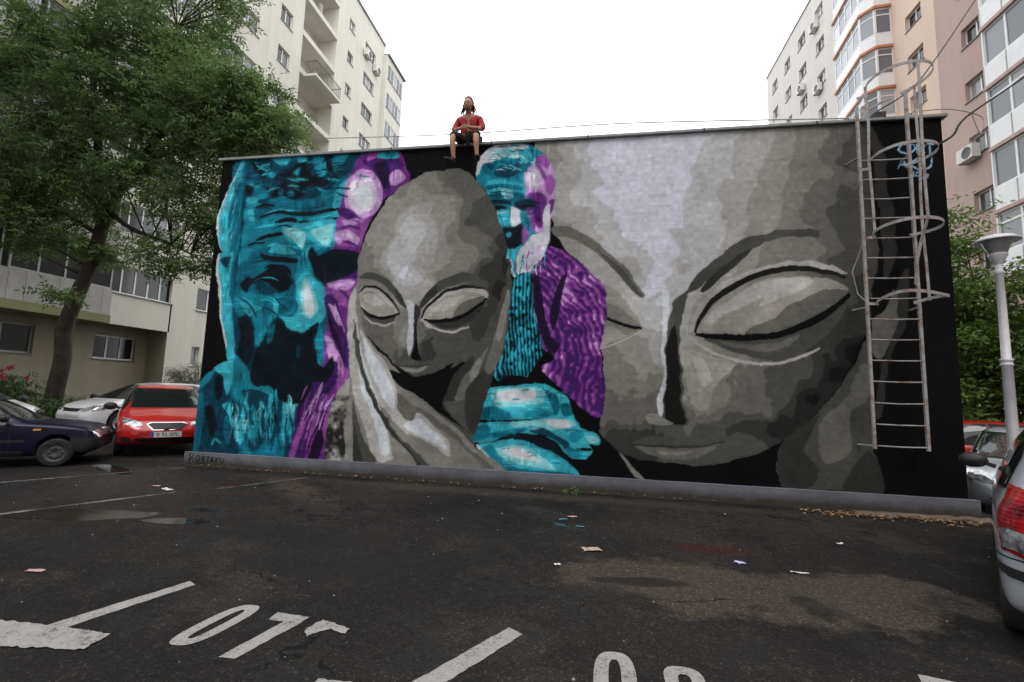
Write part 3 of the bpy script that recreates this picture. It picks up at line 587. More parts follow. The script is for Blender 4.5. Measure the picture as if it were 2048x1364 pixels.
('t1',-1.7511168853603145,[(154,583),(164,589),(177,594)]),
('t4',-2.2942977808664717,[(90,571),(100,573),(115,574)]),
('t0',-1.7572801671576228,[(226,535),(236,536),(249,537)]),
('t0',-2.9396094503871075,[(233,564),(244,560),(257,557)]),
('t1',-2.8363509818080512,[(214,533),(225,536),(238,538)]),
('t0',-2.095141250903945,[(189,544),(200,539),(214,535)]),
('t1',-3.809367608687846,[(104,568),(116,561),(130,557)]),
('t4',-3.664030521029994,[(168,561),(179,558),(193,556)]),
('t4',-3.7057153422724345,[(62,555),(74,551),(88,547)]),
('t0',-2.16275597626825,[(241,579),(251,581),(265,582)]),
('t4',-3.433081123973043,[(235,556),(246,553),(260,550)]),
('t0',-2.6929764663396965,[(256,528),(266,522),(280,517)]),
('t3',-3.3559046424417094,[(214,540),(225,533),(239,528)]),
('t0',-3.707087495308013,[(222,576),(233,574),(246,572)]),
('t0',-3.6746661248077426,[(193,540),(204,540),(218,540)]),
('t1',-1.887032969209372,[(132,595),(143,590),(158,586)]),
('t1',-3.4856050248527364,[(261,537),(271,535),(284,534)]),
('t0',-3.0956051506621334,[(221,591),(231,596),(244,599)]),
('t2',-1.9079439523453914,[(117,546),(127,552),(140,556)]),
('t0',-2.0494510187796635,[(110,543),(121,542),(135,541)]),
('t2',-2.5146284583449834,[(61,570),(72,571),(86,572)]),
('t0',-3.0874891672151312,[(93,550),(105,543),(119,538)]),
('t1',-3.7528613863617166,[(86,584),(97,590),(110,593)]),
('t0',-2.120174408902543,[(74,549),(85,555),(99,559)]),
('t0',-3.293077455313239,[(180,570),(190,576),(203,580)]),
('t4',-3.259603428334261,[(77,591),(89,584),(104,579)]),
('t3',-1.9270851638970088,[(167,542),(178,536),(192,531)]),
('t2',-2.680032190964179,[(67,560),(78,559),(93,557)]),
('t0',-2.125061528200745,[(171,534),(181,535),(195,535)]),
('t1',-3.702877229094356,[(199,577),(209,573),(223,571)]),
('t0',-2.783358759780613,[(133,537),(144,532),(158,528)]),
('t4',-3.154182365979583,[(108,537),(119,542),(132,545)]),
('t2',-3.711563476767779,[(88,588),(100,583),(115,579)]),
('t3',-2.763581802339179,[(190,590),(200,592),(214,594)]),
('t1',-3.5679370164268756,[(226,551),(236,558),(249,562)]),
('t2',-2.497251649756987,[(246,579),(257,574),(270,571)]),
('t1',-2.9967993611223323,[(188,577),(198,582),(212,586)]),
('t1',-3.877993533549,[(99,567),(110,561),(125,556)]),
('t0',-1.91233688494679,[(245,537),(255,536),(268,536)]),
('t0',-1.9719141820224306,[(246,570),(255,576),(268,581)]),
('t2',-1.9292498866923333,[(195,533),(205,535),(218,537)]),
('t4',-2.4109023833261074,[(149,563),(161,558),(175,554)]),
('t1',-2.1503464868968094,[(243,587),(254,587),(267,586)]),
('t2',-2.7590547772891716,[(87,557),(99,553),(113,549)]),
('t1',-3.3672073361553054,[(183,532),(193,538),(206,542)]),
('t4',-2.7705388830464344,[(82,581),(92,588),(106,592)]),
('t1',-2.0496514332836426,[(101,574),(112,578),(126,581)]),
('t0',-3.1748448360416326,[(119,563),(130,568),(143,570)]),
('t0',-3.116696883670702,[(132,580),(143,580),(157,580)]),
('t2',-1.9779348475142813,[(240,555),(251,550),(264,547)]),
('t4',-1.5008666842079854,[(42,574),(38,559),(38,544)]),
('t3',-1.1901220199587412,[(56,429),(52,414),(52,399)]),
('t4',-2.2012839396234067,[(26,468),(22,453),(22,438)]),
('t4',-1.8648174221854068,[(29,513),(25,498),(24,482)]),
('t4',-1.6105517631973127,[(28,561),(24,545),(24,530)]),
('t4',-1.794423498536832,[(24,555),(20,539),(19,524)]),
('t2',-1.2221504223112347,[(35,493),(31,478),(30,463)]),
('t2',-1.0942827033976317,[(43,501),(39,485),(39,470)]),
('t3',-2.356764637123159,[(50,453),(46,438),(46,423)]),
('t2',-2.4680183764526333,[(48,484),(44,469),(44,454)]),
('t4',-1.250208940147302,[(19,518),(15,503),(15,487)]),
('t3',-1.2046781620608702,[(58,436),(54,421),(54,406)]),
('t5',-1.833569289576454,[(40,457),(36,442),(36,427)]),
('t3',-1.9514926633778316,[(59,454),(55,439),(54,424)]),
('t4',-1.256556386693043,[(34,467),(30,452),(29,437)]),
('t5',-1.3911354473277986,[(18,528),(15,513),(14,498)]),
('t2',-1.6410234107441817,[(34,492),(30,477),(30,462)]),
('t1',-1.1549679461795868,[(23,565),(19,550),(19,534)]),
('t4',-2.346946378001352,[(40,487),(36,472),(36,457)]),
('t4',-1.7822858798911958,[(23,521),(19,505),(19,490)]),
('t2',-2.0102228542922798,[(43,445),(39,430),(39,415)]),
('t5',-2.3125573018022636,[(32,553),(28,538),(27,523)]),
('t1',-1.8983701875347707,[(38,569),(34,554),(34,538)]),
('t2',-1.443607017361139,[(47,499),(43,484),(43,469)]),
('t4',-1.3917264513542003,[(48,474),(44,459),(43,444)]),
('t3',-1.4892476288671077,[(38,499),(34,484),(33,469)]),
('t5',-1.212536870169164,[(41,522),(37,507),(36,492)]),
('t3',-2.4855476236880882,[(27,524),(23,508),(22,493)]),
('t4',-1.4329225456541277,[(53,514),(49,499),(49,484)]),
('t4',-1.3328626289217298,[(30,554),(26,539),(26,524)]),
('t5',-2.123797321381438,[(31,537),(27,522),(26,506)]),
('t2',-1.3026337155583954,[(48,540),(44,525),(44,510)]),
('t2',-1.0937626762983357,[(24,504),(20,489),(20,474)]),
('t5',-1.5966598018492375,[(47,577),(43,561),(43,546)]),
('t3',-1.8922962230797606,[(41,436),(37,421),(37,406)]),
('t5',-2.12121607769257,[(20,523),(16,508),(16,493)]),
('t3',-1.8347106529841308,[(24,502),(20,487),(19,472)]),
('t1',-2.0416735055084274,[(36,512),(33,497),(32,482)]),
('t5',-1.6134485922801858,[(32,465),(28,450),(27,435)]),
('t1',-2.4421776454858906,[(45,559),(41,544),(41,529)]),
('t1',-3,[(68,323),(91,309),(109,285)]),
('t1',-3,[(137,328),(159,309),(176,295)]),
('t1',-3,[(123,304),(145,295),(157,283)]),
('t1',-3,[(76,294),(93,285),(108,261)]),
('t1',-3,[(189,414),(193,399),(193,385)]),
('t1',-3,[(201,415),(199,399),(203,387)]),
('t1',-3,[(166,371),(181,356),(187,333)]),
('t1',-3,[(90,391),(114,395),(141,391)]),
('t1',-3,[(71,502),(103,502),(120,498)]),
('t1',-3,[(168,498),(210,498),(240,502)]),
('t1',-3,[(124,457),(145,463),(166,462)]),
('t4',-3,[(111,319),(133,315),(149,309)]),
('t4',-3,[(76,323),(87,318),(97,309)]),
('t4',-3,[(187,342),(195,314),(203,290)]),
('t4',-3,[(138,422),(164,423),(186,418)]),
('t4',-3,[(80,461),(107,464),(128,467)]),
('t4',-3,[(201,477),(232,479),(257,484)]),
('t4',-3,[(104,490),(136,496),(168,494)]),
('p1',-4,[(259,332),(276,304),(288,277)]),
('p1',-4,[(274,341),(295,323),(304,295)]),
('p1',-4,[(257,304),(269,276),(278,258)]),
('p1',-4,[(276,431),(292,428),(307,421)]),
('p1',-4,[(270,455),(289,459),(310,454)]),
('p4',-3,[(269,309),(284,281),(295,258)]),
('p4',-3,[(253,342),(278,344),(298,348)]),
('p4',-3,[(283,226),(294,199),(297,177)]),
('p4',-3,[(284,469),(303,473),(314,468)]),
('t4',-2,[(98,357),(117,361),(139,358),(156,350)]),
('t0',-4,[(92,352),(112,358),(139,355),(165,346)]),
('t5',-1.7794003173337134,[(591,562),(598,563),(607,556)]),
('w',-1.22810355395067,[(571,554),(578,556),(587,553)]),
('t3',-1.719299621534039,[(578,557),(585,560),(594,556)]),
('w',-2.107353833946604,[(570,586),(577,584),(586,581)]),
('t4',-1.2039356151700504,[(554,578),(561,582),(570,580)]),
('t2',-1.0839440005821663,[(621,569),(629,567),(637,564)]),
('t3',-1.7399248181900577,[(557,595),(565,593),(574,598)]),
('t1',-1.8195145327323958,[(574,559),(581,562),(590,557)]),
('t1',-1.6003165392445107,[(591,593),(598,589),(607,590)]),
('t1',-1.6276922077351688,[(633,567),(641,567),(649,567)]),
('t2',-1.4331165409056197,[(572,600),(579,600),(588,598)]),
('t2',-1.5301988612427158,[(555,576),(563,576),(572,576)]),
('t5',-1.5883990823291654,[(591,577),(598,578),(607,576)]),
('w',-1.6941814001107818,[(609,571),(616,568),(625,569)]),
('t3',-2.1849610991931514,[(592,598),(600,601),(608,598)]),
('t5',-1.5044912957762362,[(583,559),(591,558),(599,557)]),
('t1',-1.8060923372601587,[(601,593),(608,592),(617,590)]),
('t3',-1.4845325699760206,[(613,564),(621,569),(629,557)]),
('t5',-1.9531475708133086,[(600,553),(607,557),(616,555)]),
('t4',-1.0965474884221715,[(615,586),(623,583),(631,582)]),
('t1',-1.5098110919550378,[(621,556),(629,553),(637,551)]),
('t3',-1.0844656174185516,[(596,557),(603,558),(612,554)]),
('t4',-1.356440523989055,[(619,575),(626,578),(634,578)]),
('t5',-1.6640940772817348,[(566,578),(574,576),(583,580)]),
('t3',-1.9708887212894197,[(562,584),(570,587),(579,578)]),
('t5',-1.2850828635427354,[(551,595),(559,591),(568,599)]),
('w',-1.626208388076531,[(605,577),(612,582),(621,574)]),
('t3',-2.186603376025274,[(571,561),(578,566),(587,561)]),
('w',-1.956253091495709,[(564,593),(571,596),(580,598)]),
('t2',-1.2514400930151237,[(623,591),(631,589),(639,589)]),
('t4',-1.4549116954819796,[(574,564),(582,567),(591,558)]),
('t3',-1.3628383379002238,[(576,581),(584,578),(592,584)]),
('t5',-1.3267509775888882,[(558,583),(566,587),(575,579)]),
('t5',-1.61073680758222,[(624,571),(631,570),(640,564)]),
('t5',-1.4313498542883314,[(651,396),(650,388),(647,379)]),
('t3',-2.175354287120204,[(611,380),(610,372),(611,363)]),
('t4',-1.523542285548632,[(641,395),(640,387),(639,378)]),
('p3',-2.1459847867408213,[(650,390),(649,382),(653,373)]),
('t5',-1.6402065755619994,[(660,410),(659,402),(660,393)]),
('p4',-1.3474188121699733,[(604,392),(603,384),(604,375)]),
('t5',-1.0914281291631638,[(654,384),(653,376),(654,367)]),
('w',-1.112872577918566,[(651,403),(650,395),(651,386)]),
('t4',-1.9848932532969725,[(624,396),(623,388),(626,379)]),
('p3',-1.5080668754824123,[(603,409),(602,401),(601,392)]),
('t5',-1.1196709545561472,[(604,384),(604,376),(602,367)]),
('t3',-1.8535705557120825,[(621,381),(620,373),(618,364)]),
('w',-2.1633480019260602,[(597,396),(596,388),(598,378)]),
('t3',-1.4665404555047288,[(608,379),(607,371),(605,362)]),
('p3',-1.3032691234763953,[(631,387),(630,379),(628,370)]),
('t4',-1.0673680852436582,[(660,392),(659,384),(662,375)]),
('w',-2.101662721431506,[(643,403),(642,395),(640,386)]),
('p3',-1.6400103032418312,[(631,380),(630,372),(633,363)]),
('t5',-2.052131603874337,[(625,389),(624,381),(625,372)]),
('t3',-1.9202126325365216,[(602,408),(601,400),(598,391)]),
('t4',-1.4727338870499205,[(604,406),(603,398),(604,389)]),
('w',-1.903910974557692,[(646,379),(645,371),(648,362)]),
('t4',-1.0689401369665483,[(625,390),(624,382),(625,373)]),
('w',-1.9480738976121907,[(628,382),(627,374),(629,365)]),
('p3',-1.9719506629070809,[(633,406),(632,398),(629,389)]),
('w',-1.6037147225000985,[(641,385),(640,377),(642,368)]),
('w',-1.8108658547578935,[(615,385),(614,377),(615,368)]),
('t3',-1.7995075918821215,[(623,398),(622,390),(621,381)]),
('t5',-1.1869386078412045,[(640,408),(639,400),(639,391)]),
('t4',-1.614926506210923,[(641,380),(640,373),(638,364)]),
('t1',-1.6,[(556,520),(580,522),(617,517)]),
('t1',-1.6,[(556,513),(584,514),(621,508)]),
('t1',-1.6,[(559,505),(581,507),(598,502)]),
('t1',-1.6,[(602,503),(621,505),(636,503)]),
('t1',-1.6,[(598,486),(597,471),(594,458)]),
('t1',-1.6,[(574,475),(582,465),(585,452)]),
('p1',-1.6,[(622,469),(630,454),(633,439)]),
('p1',-1.6,[(632,482),(643,472),(649,457)]),
('t0',-3.2,[(560,493),(572,497),(587,495),(598,490)]),
('t0',-3.2,[(604,492),(621,497),(636,495),(648,491)]),
('w',-1.6,[(566,477),(579,475),(590,477)]),
('t5',-1.6,[(612,476),(626,474),(637,476)]),
('t5',-1.4306544967872261,[(646,65),(652,66),(660,64)]),
('t3',-1.8429688607307644,[(610,144),(617,146),(624,146)]),
('t5',-1.1498977784966853,[(688,154),(694,154),(701,153)]),
('t5',-1.3215778320949845,[(643,97),(649,97),(657,98)]),
('t2',-1.0857506154738317,[(597,61),(604,63),(611,63)]),
('t3',-1.165264388228636,[(640,51),(646,54),(653,54)]),
('t2',-1.4765047153334878,[(575,79),(581,82),(589,82)]),
('t3',-1.6242956803211954,[(571,117),(578,117),(585,118)]),
('t2',-1.3952845448432334,[(639,100),(646,102),(653,103)]),
('t5',-0.8924160291325924,[(688,95),(694,96),(701,94)]),
('t2',-1.6656119029796326,[(568,151),(574,154),(582,153)]),
('t2',-1.3881368491381436,[(596,35),(602,37),(610,34)]),
('t5',-1.1056249527909197,[(665,40),(671,40),(678,43)]),
('t3',-1.839473206851116,[(587,45),(593,46),(601,45)]),
('t2',-1.026467910993908,[(566,139),(572,142),(580,139)]),
('t3',-1.1787483686090092,[(639,57),(645,59),(653,58)]),
('t5',-1.0296989866322113,[(673,158),(679,162),(687,157)]),
('t3',-1.8568252349412078,[(703,97),(709,99),(716,98)]),
('t5',-0.8944904091955296,[(630,130),(637,131),(644,129)]),
('t2',-0.9214874061724453,[(595,89),(601,89),(609,90)]),
('t5',-1.5581727056846046,[(706,94),(712,97),(719,96)]),
('t3',-1.6127212092835208,[(652,163),(658,166),(665,165)]),
('t2',-1.496986552440839,[(605,37),(612,37),(619,39)]),
('t2',-1.5092822691581878,[(592,123),(598,126),(606,125)]),
('t2',-1.7220144536751967,[(685,159),(692,159),(699,158)]),
('t3',-1.9010654238328786,[(605,88),(612,91),(619,86)]),
('t5',-0.8851803829917284,[(591,51),(597,52),(605,52)]),
('t3',-1.1121646442267692,[(647,65),(654,68),(661,67)]),
('t3',-1.38052812025871,[(652,99),(658,100),(665,100)]),
('t3',-1.781066937524193,[(624,160),(631,161),(638,161)]),
('t2',-1.0074263764524272,[(710,92),(716,95),(723,91)]),
('t2',-1.6590165496469003,[(569,35),(575,38),(583,34)]),
('g2',1,[(591,388),(603,352),(601,299),(592,237),(576,177),(561,125),(545,74),(595,23),(506,55),(448,121),(407,181),(500,192)]),
('g4',1,[(304,336),(315,345),(330,275),(356,232),(402,194),(452,138),(509,98),(561,54),(597,22),(328,20),(312,170),(302,280)]),
('k',1,[(384,194),(426,184),(473,182),(506,197),(528,208),(519,170),(503,134),(522,106),(539,85),(505,107),(464,130),(434,148),(404,167)]),
('g1',1,[(509,186),(542,219),(530,176),(517,143),(498,121),(489,136)]),
('g3',1,[(524,181),(545,203),(558,230),(564,233),(554,198),(544,160),(531,138),(511,143)]),
('g2',1,[(492,137),(520,140),(548,144),(560,118),(547,86),(533,90),(504,115)]),
('g4',1,[(535,186),(548,214),(555,209),(547,171),(541,160)]),
('g1',1,[(530,159),(565,198),(581,198),(572,163),(560,120),(547,83),(533,101)]),
('g3',1,[(569,231),(591,308),(598,288),(590,231),(581,198),(571,187),(562,198)]),
('g4',1,[(579,261),(591,313),(599,335),(602,319),(595,280),(585,242)]),
('g6',1,[(299,320),(309,340),(316,296),(330,238),(349,182),(370,132),(391,84),(403,36),(371,31),(340,98),(319,153),(304,238)]),
('w',1,[(319,258),(330,230),(345,193),(363,149),(384,100),(397,46),(382,43),(361,99),(339,148),(326,198)]),
('g2',1,[(313,284),(327,233),(347,171),(376,119),(411,79),(452,44),(472,24),(450,23),(422,52),(385,92),(354,137),(329,193),(317,238)]),
('g1',1,[(333,193),(358,143),(384,105),(422,64),(458,23),(450,23),(419,55),(382,97),(352,143)]),
('g6',1,[(325,267),(352,230),(377,205),(394,177),(405,150),(407,120),(431,100),(445,113),(468,98),(492,78),(509,57),(505,44),(465,64),(420,84),(390,110),(363,147),(342,204)]),
('w',1,[(332,250),(352,222),(375,194),(392,166),(399,144),(398,117),(375,144),(352,188)]),
('w',1,[(420,93),(445,105),(466,92),(489,75),(502,54),(467,68),(438,80)]),
('g3',1,[(405,150),(429,129),(447,121),(471,111),(506,89),(537,64),(568,40),(585,26),(553,26),(524,45),(501,78),(471,98),(445,114),(431,101),(407,120)]),
('g4',1,[(506,76),(535,56),(563,29),(525,26),(508,44)]),
('g2',1,[(320,136),(342,71),(374,29),(336,27),(326,70)]),
('g1',1,[(324,97),(337,54),(348,26),(330,25)]),
('g4',1,[(398,73),(434,45),(447,23),(407,25)]),
('@head1',1,[(486,564),(433,558),(377,522),(335,465),(313,393),(312,327),(326,280),(351,243),(397,203),(435,184),(472,188),(517,213),(555,256),(584,312),(595,370),(590,425),(569,481),(540,527),(511,554)]),
('g2',1,[(314,359),(327,369),(347,368),(369,358),(390,340),(407,319),(414,300),(399,311),(384,328),(363,345),(343,355)]),
('g2',1,[(514,367),(491,360),(469,349),(451,333),(439,313),(437,297),(452,317),(470,330),(492,340),(520,347),(538,353),(533,364)]),
('g1',1,[(388,337),(405,319),(413,300),(397,317)]),
('g1',1,[(466,342),(446,326),(438,300),(452,313),(469,330)]),
('g6',1,[(316,334),(327,343),(344,341),(364,331),(385,315),(398,297),(392,280),(373,275),(348,280),(328,297)]),
('g5',1,[(318,327),(332,334),(352,328),(372,313),(391,295),(372,287),(347,291),(330,306)]),
('g6',1,[(324,326),(338,330),(356,323),(372,310),(351,306),(335,313)]),
('g2',1,[(326,298),(348,285),(374,282),(395,291),(388,276),(368,273),(345,278)]),
('g0',-4,[(316,332),(329,342),(347,340),(367,330),(386,314),(400,294)]),
('k',-5,[(324,304),(343,289),(367,283),(399,291)]),
('g6',-3,[(331,287),(349,274),(371,270),(392,276)]),
('g6',1,[(441,280),(449,302),(467,320),(493,333),(525,339),(552,335),(564,325),(549,299),(523,274),(491,265),(463,270)]),
('g5',1,[(448,288),(464,309),(488,324),(520,331),(550,326),(553,311),(527,295),(490,284),(465,282)]),
('g6',1,[(457,297),(475,313),(498,322),(521,324),(505,309),(481,297)]),
('g3',1,[(512,308),(553,324),(556,311),(531,293),(500,284)]),
('g1',1,[(452,280),(491,279),(527,290),(558,315),(549,294),(523,272),(491,264),(466,270)]),
('g0',-5,[(442,284),(452,305),(470,322),(494,335),(526,340),(555,336)]),
('k',-6,[(447,282),(468,278),(495,281),(527,292),(559,317)]),
('g6',-3,[(449,273),(473,263),(501,259),(528,268)]),
('w',1,[(413,317),(426,311),(430,280),(427,235),(421,215),(416,235),(419,271)]),
('g1',1,[(428,308),(440,297),(434,271),(439,226),(449,207),(424,212),(429,235)]),
('k',1,[(432,280),(437,226),(446,209),(426,211),(431,235)]),
('g2',1,[(402,201),(417,206),(429,204),(440,207),(462,202),(440,196),(421,196)]),
('g4',1,[(405,198),(421,194),(440,194),(460,199),(445,188),(421,188)]),
('g1',-2,[(400,200),(418,198),(440,199),(464,202)]),
('sig',-3,[(1237,562),(1228,564),(1219,563),(1215,555),(1221,550),(1232,550),(1238,556),(1237,562)]),
('sig',-3,[(1240,548),(1241,563),(1249,563),(1250,558),(1242,555),(1251,548)]),
('sig',-3,[(1253,563),(1264,562)]),
('sig',-3,[(1259,562),(1258,547)]),
('sig',-3,[(1213,525),(1220,538),(1225,525)]),
('sig',-3,[(1216,530),(1224,530)]),
('sig',-3,[(1229,523),(1230,541)]),
('sig',-3,[(1240,540),(1230,531),(1240,522)]),
('sig',-3,[(1244,540),(1244,525),(1251,522),(1258,526),(1260,539)]),
('sig',-2,[(1230,516),(1234,518),(1234,514),(1230,511),(1235,511)]),
('sig',-2,[(1238,518),(1237,512),(1241,511),(1241,517),(1238,518)]),
('sig',-2,[(1244,518),(1244,511)]),
('sig',-2,[(1251,517),(1248,512),(1253,510),(1253,513),(1249,514)]),
('sig',-2,[(1243,507),(1253,507)])]
HEAD_A = [(487,555,92),(445,533,112),(521,520,88),(387,507,118),(438,476,138),(486,474,128),(542,472,82),(571,425,58),(353,430,122),(393,410,160),(421,438,168),(415,373,170),(461,409,138),(517,408,108),(564,370,58),(333,355,112),(368,345,118),(427,335,152),(492,353,112),(539,317,82),(584,325,44),(375,234,98),(406,208,66),(423,235,135),(452,227,48),(479,236,82),(524,245,66),(550,272,56),(444,191,76),(349,261,98),(319,393,110),(379,488,122),(587,370,46),(544,426,88),(427,505,128)]
HEAD_B = [(813,525,178),(838,497,180),(846,453,180),(850,384,178),(784,517,174),(829,615,180),(862,549,179),(825,560,180),(862,496,176),(874,417,165),(817,428,172),(838,354,170),(657,589,125),(674,587,132),(701,605,150),(719,557,150),(727,622,160),(753,583,174),(796,580,178),(879,593,175),(919,590,172),(943,571,165),(982,569,150),(1021,584,140),(1058,564,130),(1087,545,115),(1117,561,100),(1146,559,75),(737,474,152),(796,463,172),(838,418,180),(870,461,172),(918,485,158),(957,501,150),(1011,481,135),(1055,463,120),(1099,461,95),(1135,452,72),(695,422,130),(755,385,138),(805,376,150),(846,350,172),(885,366,150),(782,215,118),(830,233,130),(845,299,160),(845,233,150),(758,149,88),(806,151,98),(822,95,58),(915,202,145),(914,170,135),(952,179,115),(988,157,92),(929,116,72),(1025,181,82),(1061,205,68),(1105,237,50),(1134,284,55),(1148,347,62),(987,111,58),(1023,120,42),(1074,160,32),(1110,199,30),(860,81,66),(928,69,76),(987,88,70),(798,86,60),(790,183,108),(899,130,90),(960,235,110),(1068,396,110),(1131,363,80),(1100,300,90),(1146,238,30)]
# ---------------------------------------------------------------- the painted wall picture, rasterised in wall metres
PAL = {'k': (9, 9, 11), 't0': (13, 21, 28), 't1': (12, 52, 70), 't2': (14, 88, 108), 't3': (22, 116, 134),
       't4': (50, 154, 170), 't5': (116, 182, 188), 'w': (184, 189, 194), 'p0': (28, 16, 42), 'p1': (58, 28, 86),
       'p2': (98, 42, 116), 'p3': (128, 68, 136), 'p4': (172, 132, 182), 'p5': (188, 176, 196),
       'g0': (22, 22, 21), 'g1': (46, 46, 44), 'g2': (66, 66, 62), 'g3': (90, 89, 84), 'g4': (115, 114, 108),
       'g5': (138, 135, 128), 'g6': (160, 157, 154), 'sig': (140, 178, 205)}
def smooth_noise(nx, nz, cx, cz, rng):
    a = rng.standard_normal((cz + 3, cx + 3))
    x = np.linspace(0, cx, nx); z = np.linspace(0, cz, nz)
    def interp(a, t, axis):
        i = np.floor(t).astype(int); f = t - i; f = f * f * (3 - 2 * f)
        lo = np.take(a, i, axis); hi = np.take(a, i + 1, axis)
        s = (-1, 1) if axis == 0 else (1, -1)
        return lo * (1 - f.reshape(s)) + hi * f.reshape(s)
    return interp(interp(a, z, 0), x, 1)
def curve_pts(pts, k=5, closed=True):
    p = np.array(pts, float)
    if closed: q = np.vstack([p[-1:], p, p[:2]])
    else: q = np.vstack([2 * p[:1] - p[1:2], p, 2 * p[-1:] - p[-2:-1]])
    out = []
    for i in range(1, len(q) - 2):
        p0, p1, p2, p3 = q[i - 1], q[i], q[i + 1], q[i + 2]
        for t in np.arange(k) / k:
            cr = .5 * (2 * p1 + (p2 - p0) * t + (2 * p0 - 5 * p1 + 4 * p2 - p3) * t * t + (3 * p1 - p0 - 3 * p2 + p3) * t ** 3)
            out.append(.75 * cr + .25 * (p1 + (p2 - p1) * t))
    if not closed: out.append(p[-1])
    return np.array(out)
def paint_mural(x0, x1, z0, z1, res):
    rng = np.random.default_rng(7)
    nx = int(round((x1 - x0) / res)) + 1; nz = int(round((z1 - z0) / res)) + 1
    X, Z = np.meshgrid(np.linspace(x0, x1, nx), np.linspace(z0, z1, nz))
    n = lambda s: smooth_noise(nx, nz, max(2, int((x1 - x0) / s)), max(2, int((z1 - z0) / s)), rng)
    n1, n2, n3, n4, n5, n6 = n(.5), n(.16), n(.5), n(.16), n(.06), n(.06)
    wx = X + .020 * n1 + .013 * n2 + .006 * n5
    wz = Z + .020 * n3 + .013 * n4 + .006 * n6
    img = np.zeros((nz, nx, 3)) + np.array(PAL['k'])
    img += (2.5 * n(1.5))[..., None]
    def inside(poly):
        bx0, bz0 = poly.min(0) - .1; bx1, bz1 = poly.max(0) + .1
        i0 = max(0, int((bx0 - x0) / res)); i1 = min(nx, int((bx1 - x0) / res) + 2)
        j0 = max(0, int((bz0 - z0) / res)); j1 = min(nz, int((bz1 - z0) / res) + 2)
        sl = (slice(j0, j1), slice(i0, i1)); wk = min(1, max(.10, np.hypot(*np.ptp(poly, 0)) / 2.2)); px, pz = X[sl] + wk * (wx[sl] - X[sl]), Z[sl] + wk * (wz[sl] - Z[sl])
        m = np.zeros(px.shape, bool)
        if m.size == 0: return sl, m
        a = poly; b = np.roll(poly, -1, 0)
        for (ax, az), (bx, bz) in zip(a, b):
            if az == bz: continue
            c = ((az > pz) != (bz > pz)) & (px < (bx - ax) * (pz - az) / (bz - az) + ax)
            m ^= c
        return sl, m
    def stroke(pts, w, warp=1.0):
        pts = curve_pts(pts, 4, False); taper = np.linspace(-1, 1, len(pts))
        lo = pts.min(0) - w; hi = pts.max(0) + w
        i0 = max(0, int((lo[0] - x0) / res)); i1 = min(nx, int((hi[0] - x0) / res) + 2)
        j0 = max(0, int((lo[1] - z0) / res)); j1 = min(nz, int((hi[1] - z0) / res) + 2)
        sl = (slice(j0, j1), slice(i0, i1)); px, pz = X[sl] + warp * (wx[sl] - X[sl]), Z[sl] + warp * (wz[sl] - Z[sl])
        m = np.zeros(px.shape, bool)
        for k in range(len(pts) - 1):
            a, b = pts[k], pts[k + 1]; d = b - a; L = (d * d).sum() + 1e-9
            t = np.clip(((px - a[0]) * d[0] + (pz - a[1]) * d[1]) / L, 0, 1)
            r = w * .5 * (1 - .55 * abs(taper[k]) ** 3)
            m |= (px - a[0] - t * d[0]) ** 2 + (pz - a[1] - t * d[1]) ** 2 < r * r
        return sl, m
    GREYS = np.array([(18, 18, 18), (33, 33, 32), (50, 50, 48), (70, 70, 66), (92, 91, 86), (112, 111, 105), (131, 130, 124),
                      (149, 148, 145), (166, 166, 168), (186, 187, 199)], float)
    LEV = np.array([26, 40, 56, 74, 93, 112, 129, 145, 160, 176.])
    def tone_field(sl, ctl):
        c = np.array(ctl, float); c[:, :2] /= 100
        px, pz = wx[sl] + .06 * n1[sl] + .035 * n2[sl] + .01 * n5[sl], wz[sl] + .09 * n3[sl] + .045 * n4[sl] + .015 * n6[sl]
        num = np.zeros(px.shape); den = np.zeros(px.shape)
        for x, z, v in c:
            w = 1 / ((px - x) ** 2 + (pz - z) ** 2 + .012) ** 1.9
            num += w * v; den += w
        return num / den
    ribs = np.zeros((nz, nx), bool)
    for col, kind, pts in MURAL:
        p = np.array(pts, float) / 100
        if kind < 0:
            sl, m = stroke(p, -kind * .012, .5) if col != 'sig' else stroke(p, .026 if kind < -2 else .014, 0.0)
        else:
            sl, m = inside(curve_pts(p))
        sub = img[sl]; ribs[sl][m] = col.startswith('@rib')
        if col == '@head2' or col == '@head1':
            t = tone_field(sl, HEAD_B if col == '@head2' else HEAD_A)
            q = np.abs(t[..., None] - LEV).argmin(-1)
            g = GREYS[q]
            g = .93 * g + .07 * t[..., None] * np.array([1.0, .985, .96])
            sub[m] = g[m]
        elif col == '@stone':
            v = n4[sl] + .7 * n2[sl] * .8 + .6 * n5[sl]
            g = np.where(v > .7, 150, np.where(v > -.1, 112, np.where(v > -.8, 70, 36)))[..., None] * np.array([1.0, .99, .95])
            sub[m] = g[m]
        elif col == '@rib_p':
            px, pz = wx[sl], wz[sl]
            f = np.hypot(px - 5.35, pz - 2.0)
            ang = np.arctan2(pz - 1.95, px - 6.35)
            low = pz < 2.55
            s = np.where(low, np.sin(px * 52 + 3 * np.sin(pz * 5) + n2[sl]), np.sin(f * 58 + 2.2 * n1[sl] + 1.2 * n2[sl]))
            v = s * .9 + .55 * n2[sl] + .5 * n5[sl] + .6 * n1[sl]
            cols = np.array([PAL['p1'], PAL['p2'], PAL['p3'], PAL['p4']], float)
            k = np.digitize(v, [-.6, .35, 1.25])
            g = cols[k]; sub[m] = g[m]
        elif col == '@rib_t':
            px, pz = wx[sl], wz[sl]
            s = np.sin(px * 95 + 4 * np.sin(pz * 2.5) + n1[sl])
            v = s + .8 * n5[sl] + .4 * n2[sl]
            cols = np.array([PAL['t0'], PAL['t1'], PAL['t3'], PAL['t4']], float)
            g = cols[np.digitize(v, [-.7, .0, 1.0])]; sub[m] = g[m]
        else:
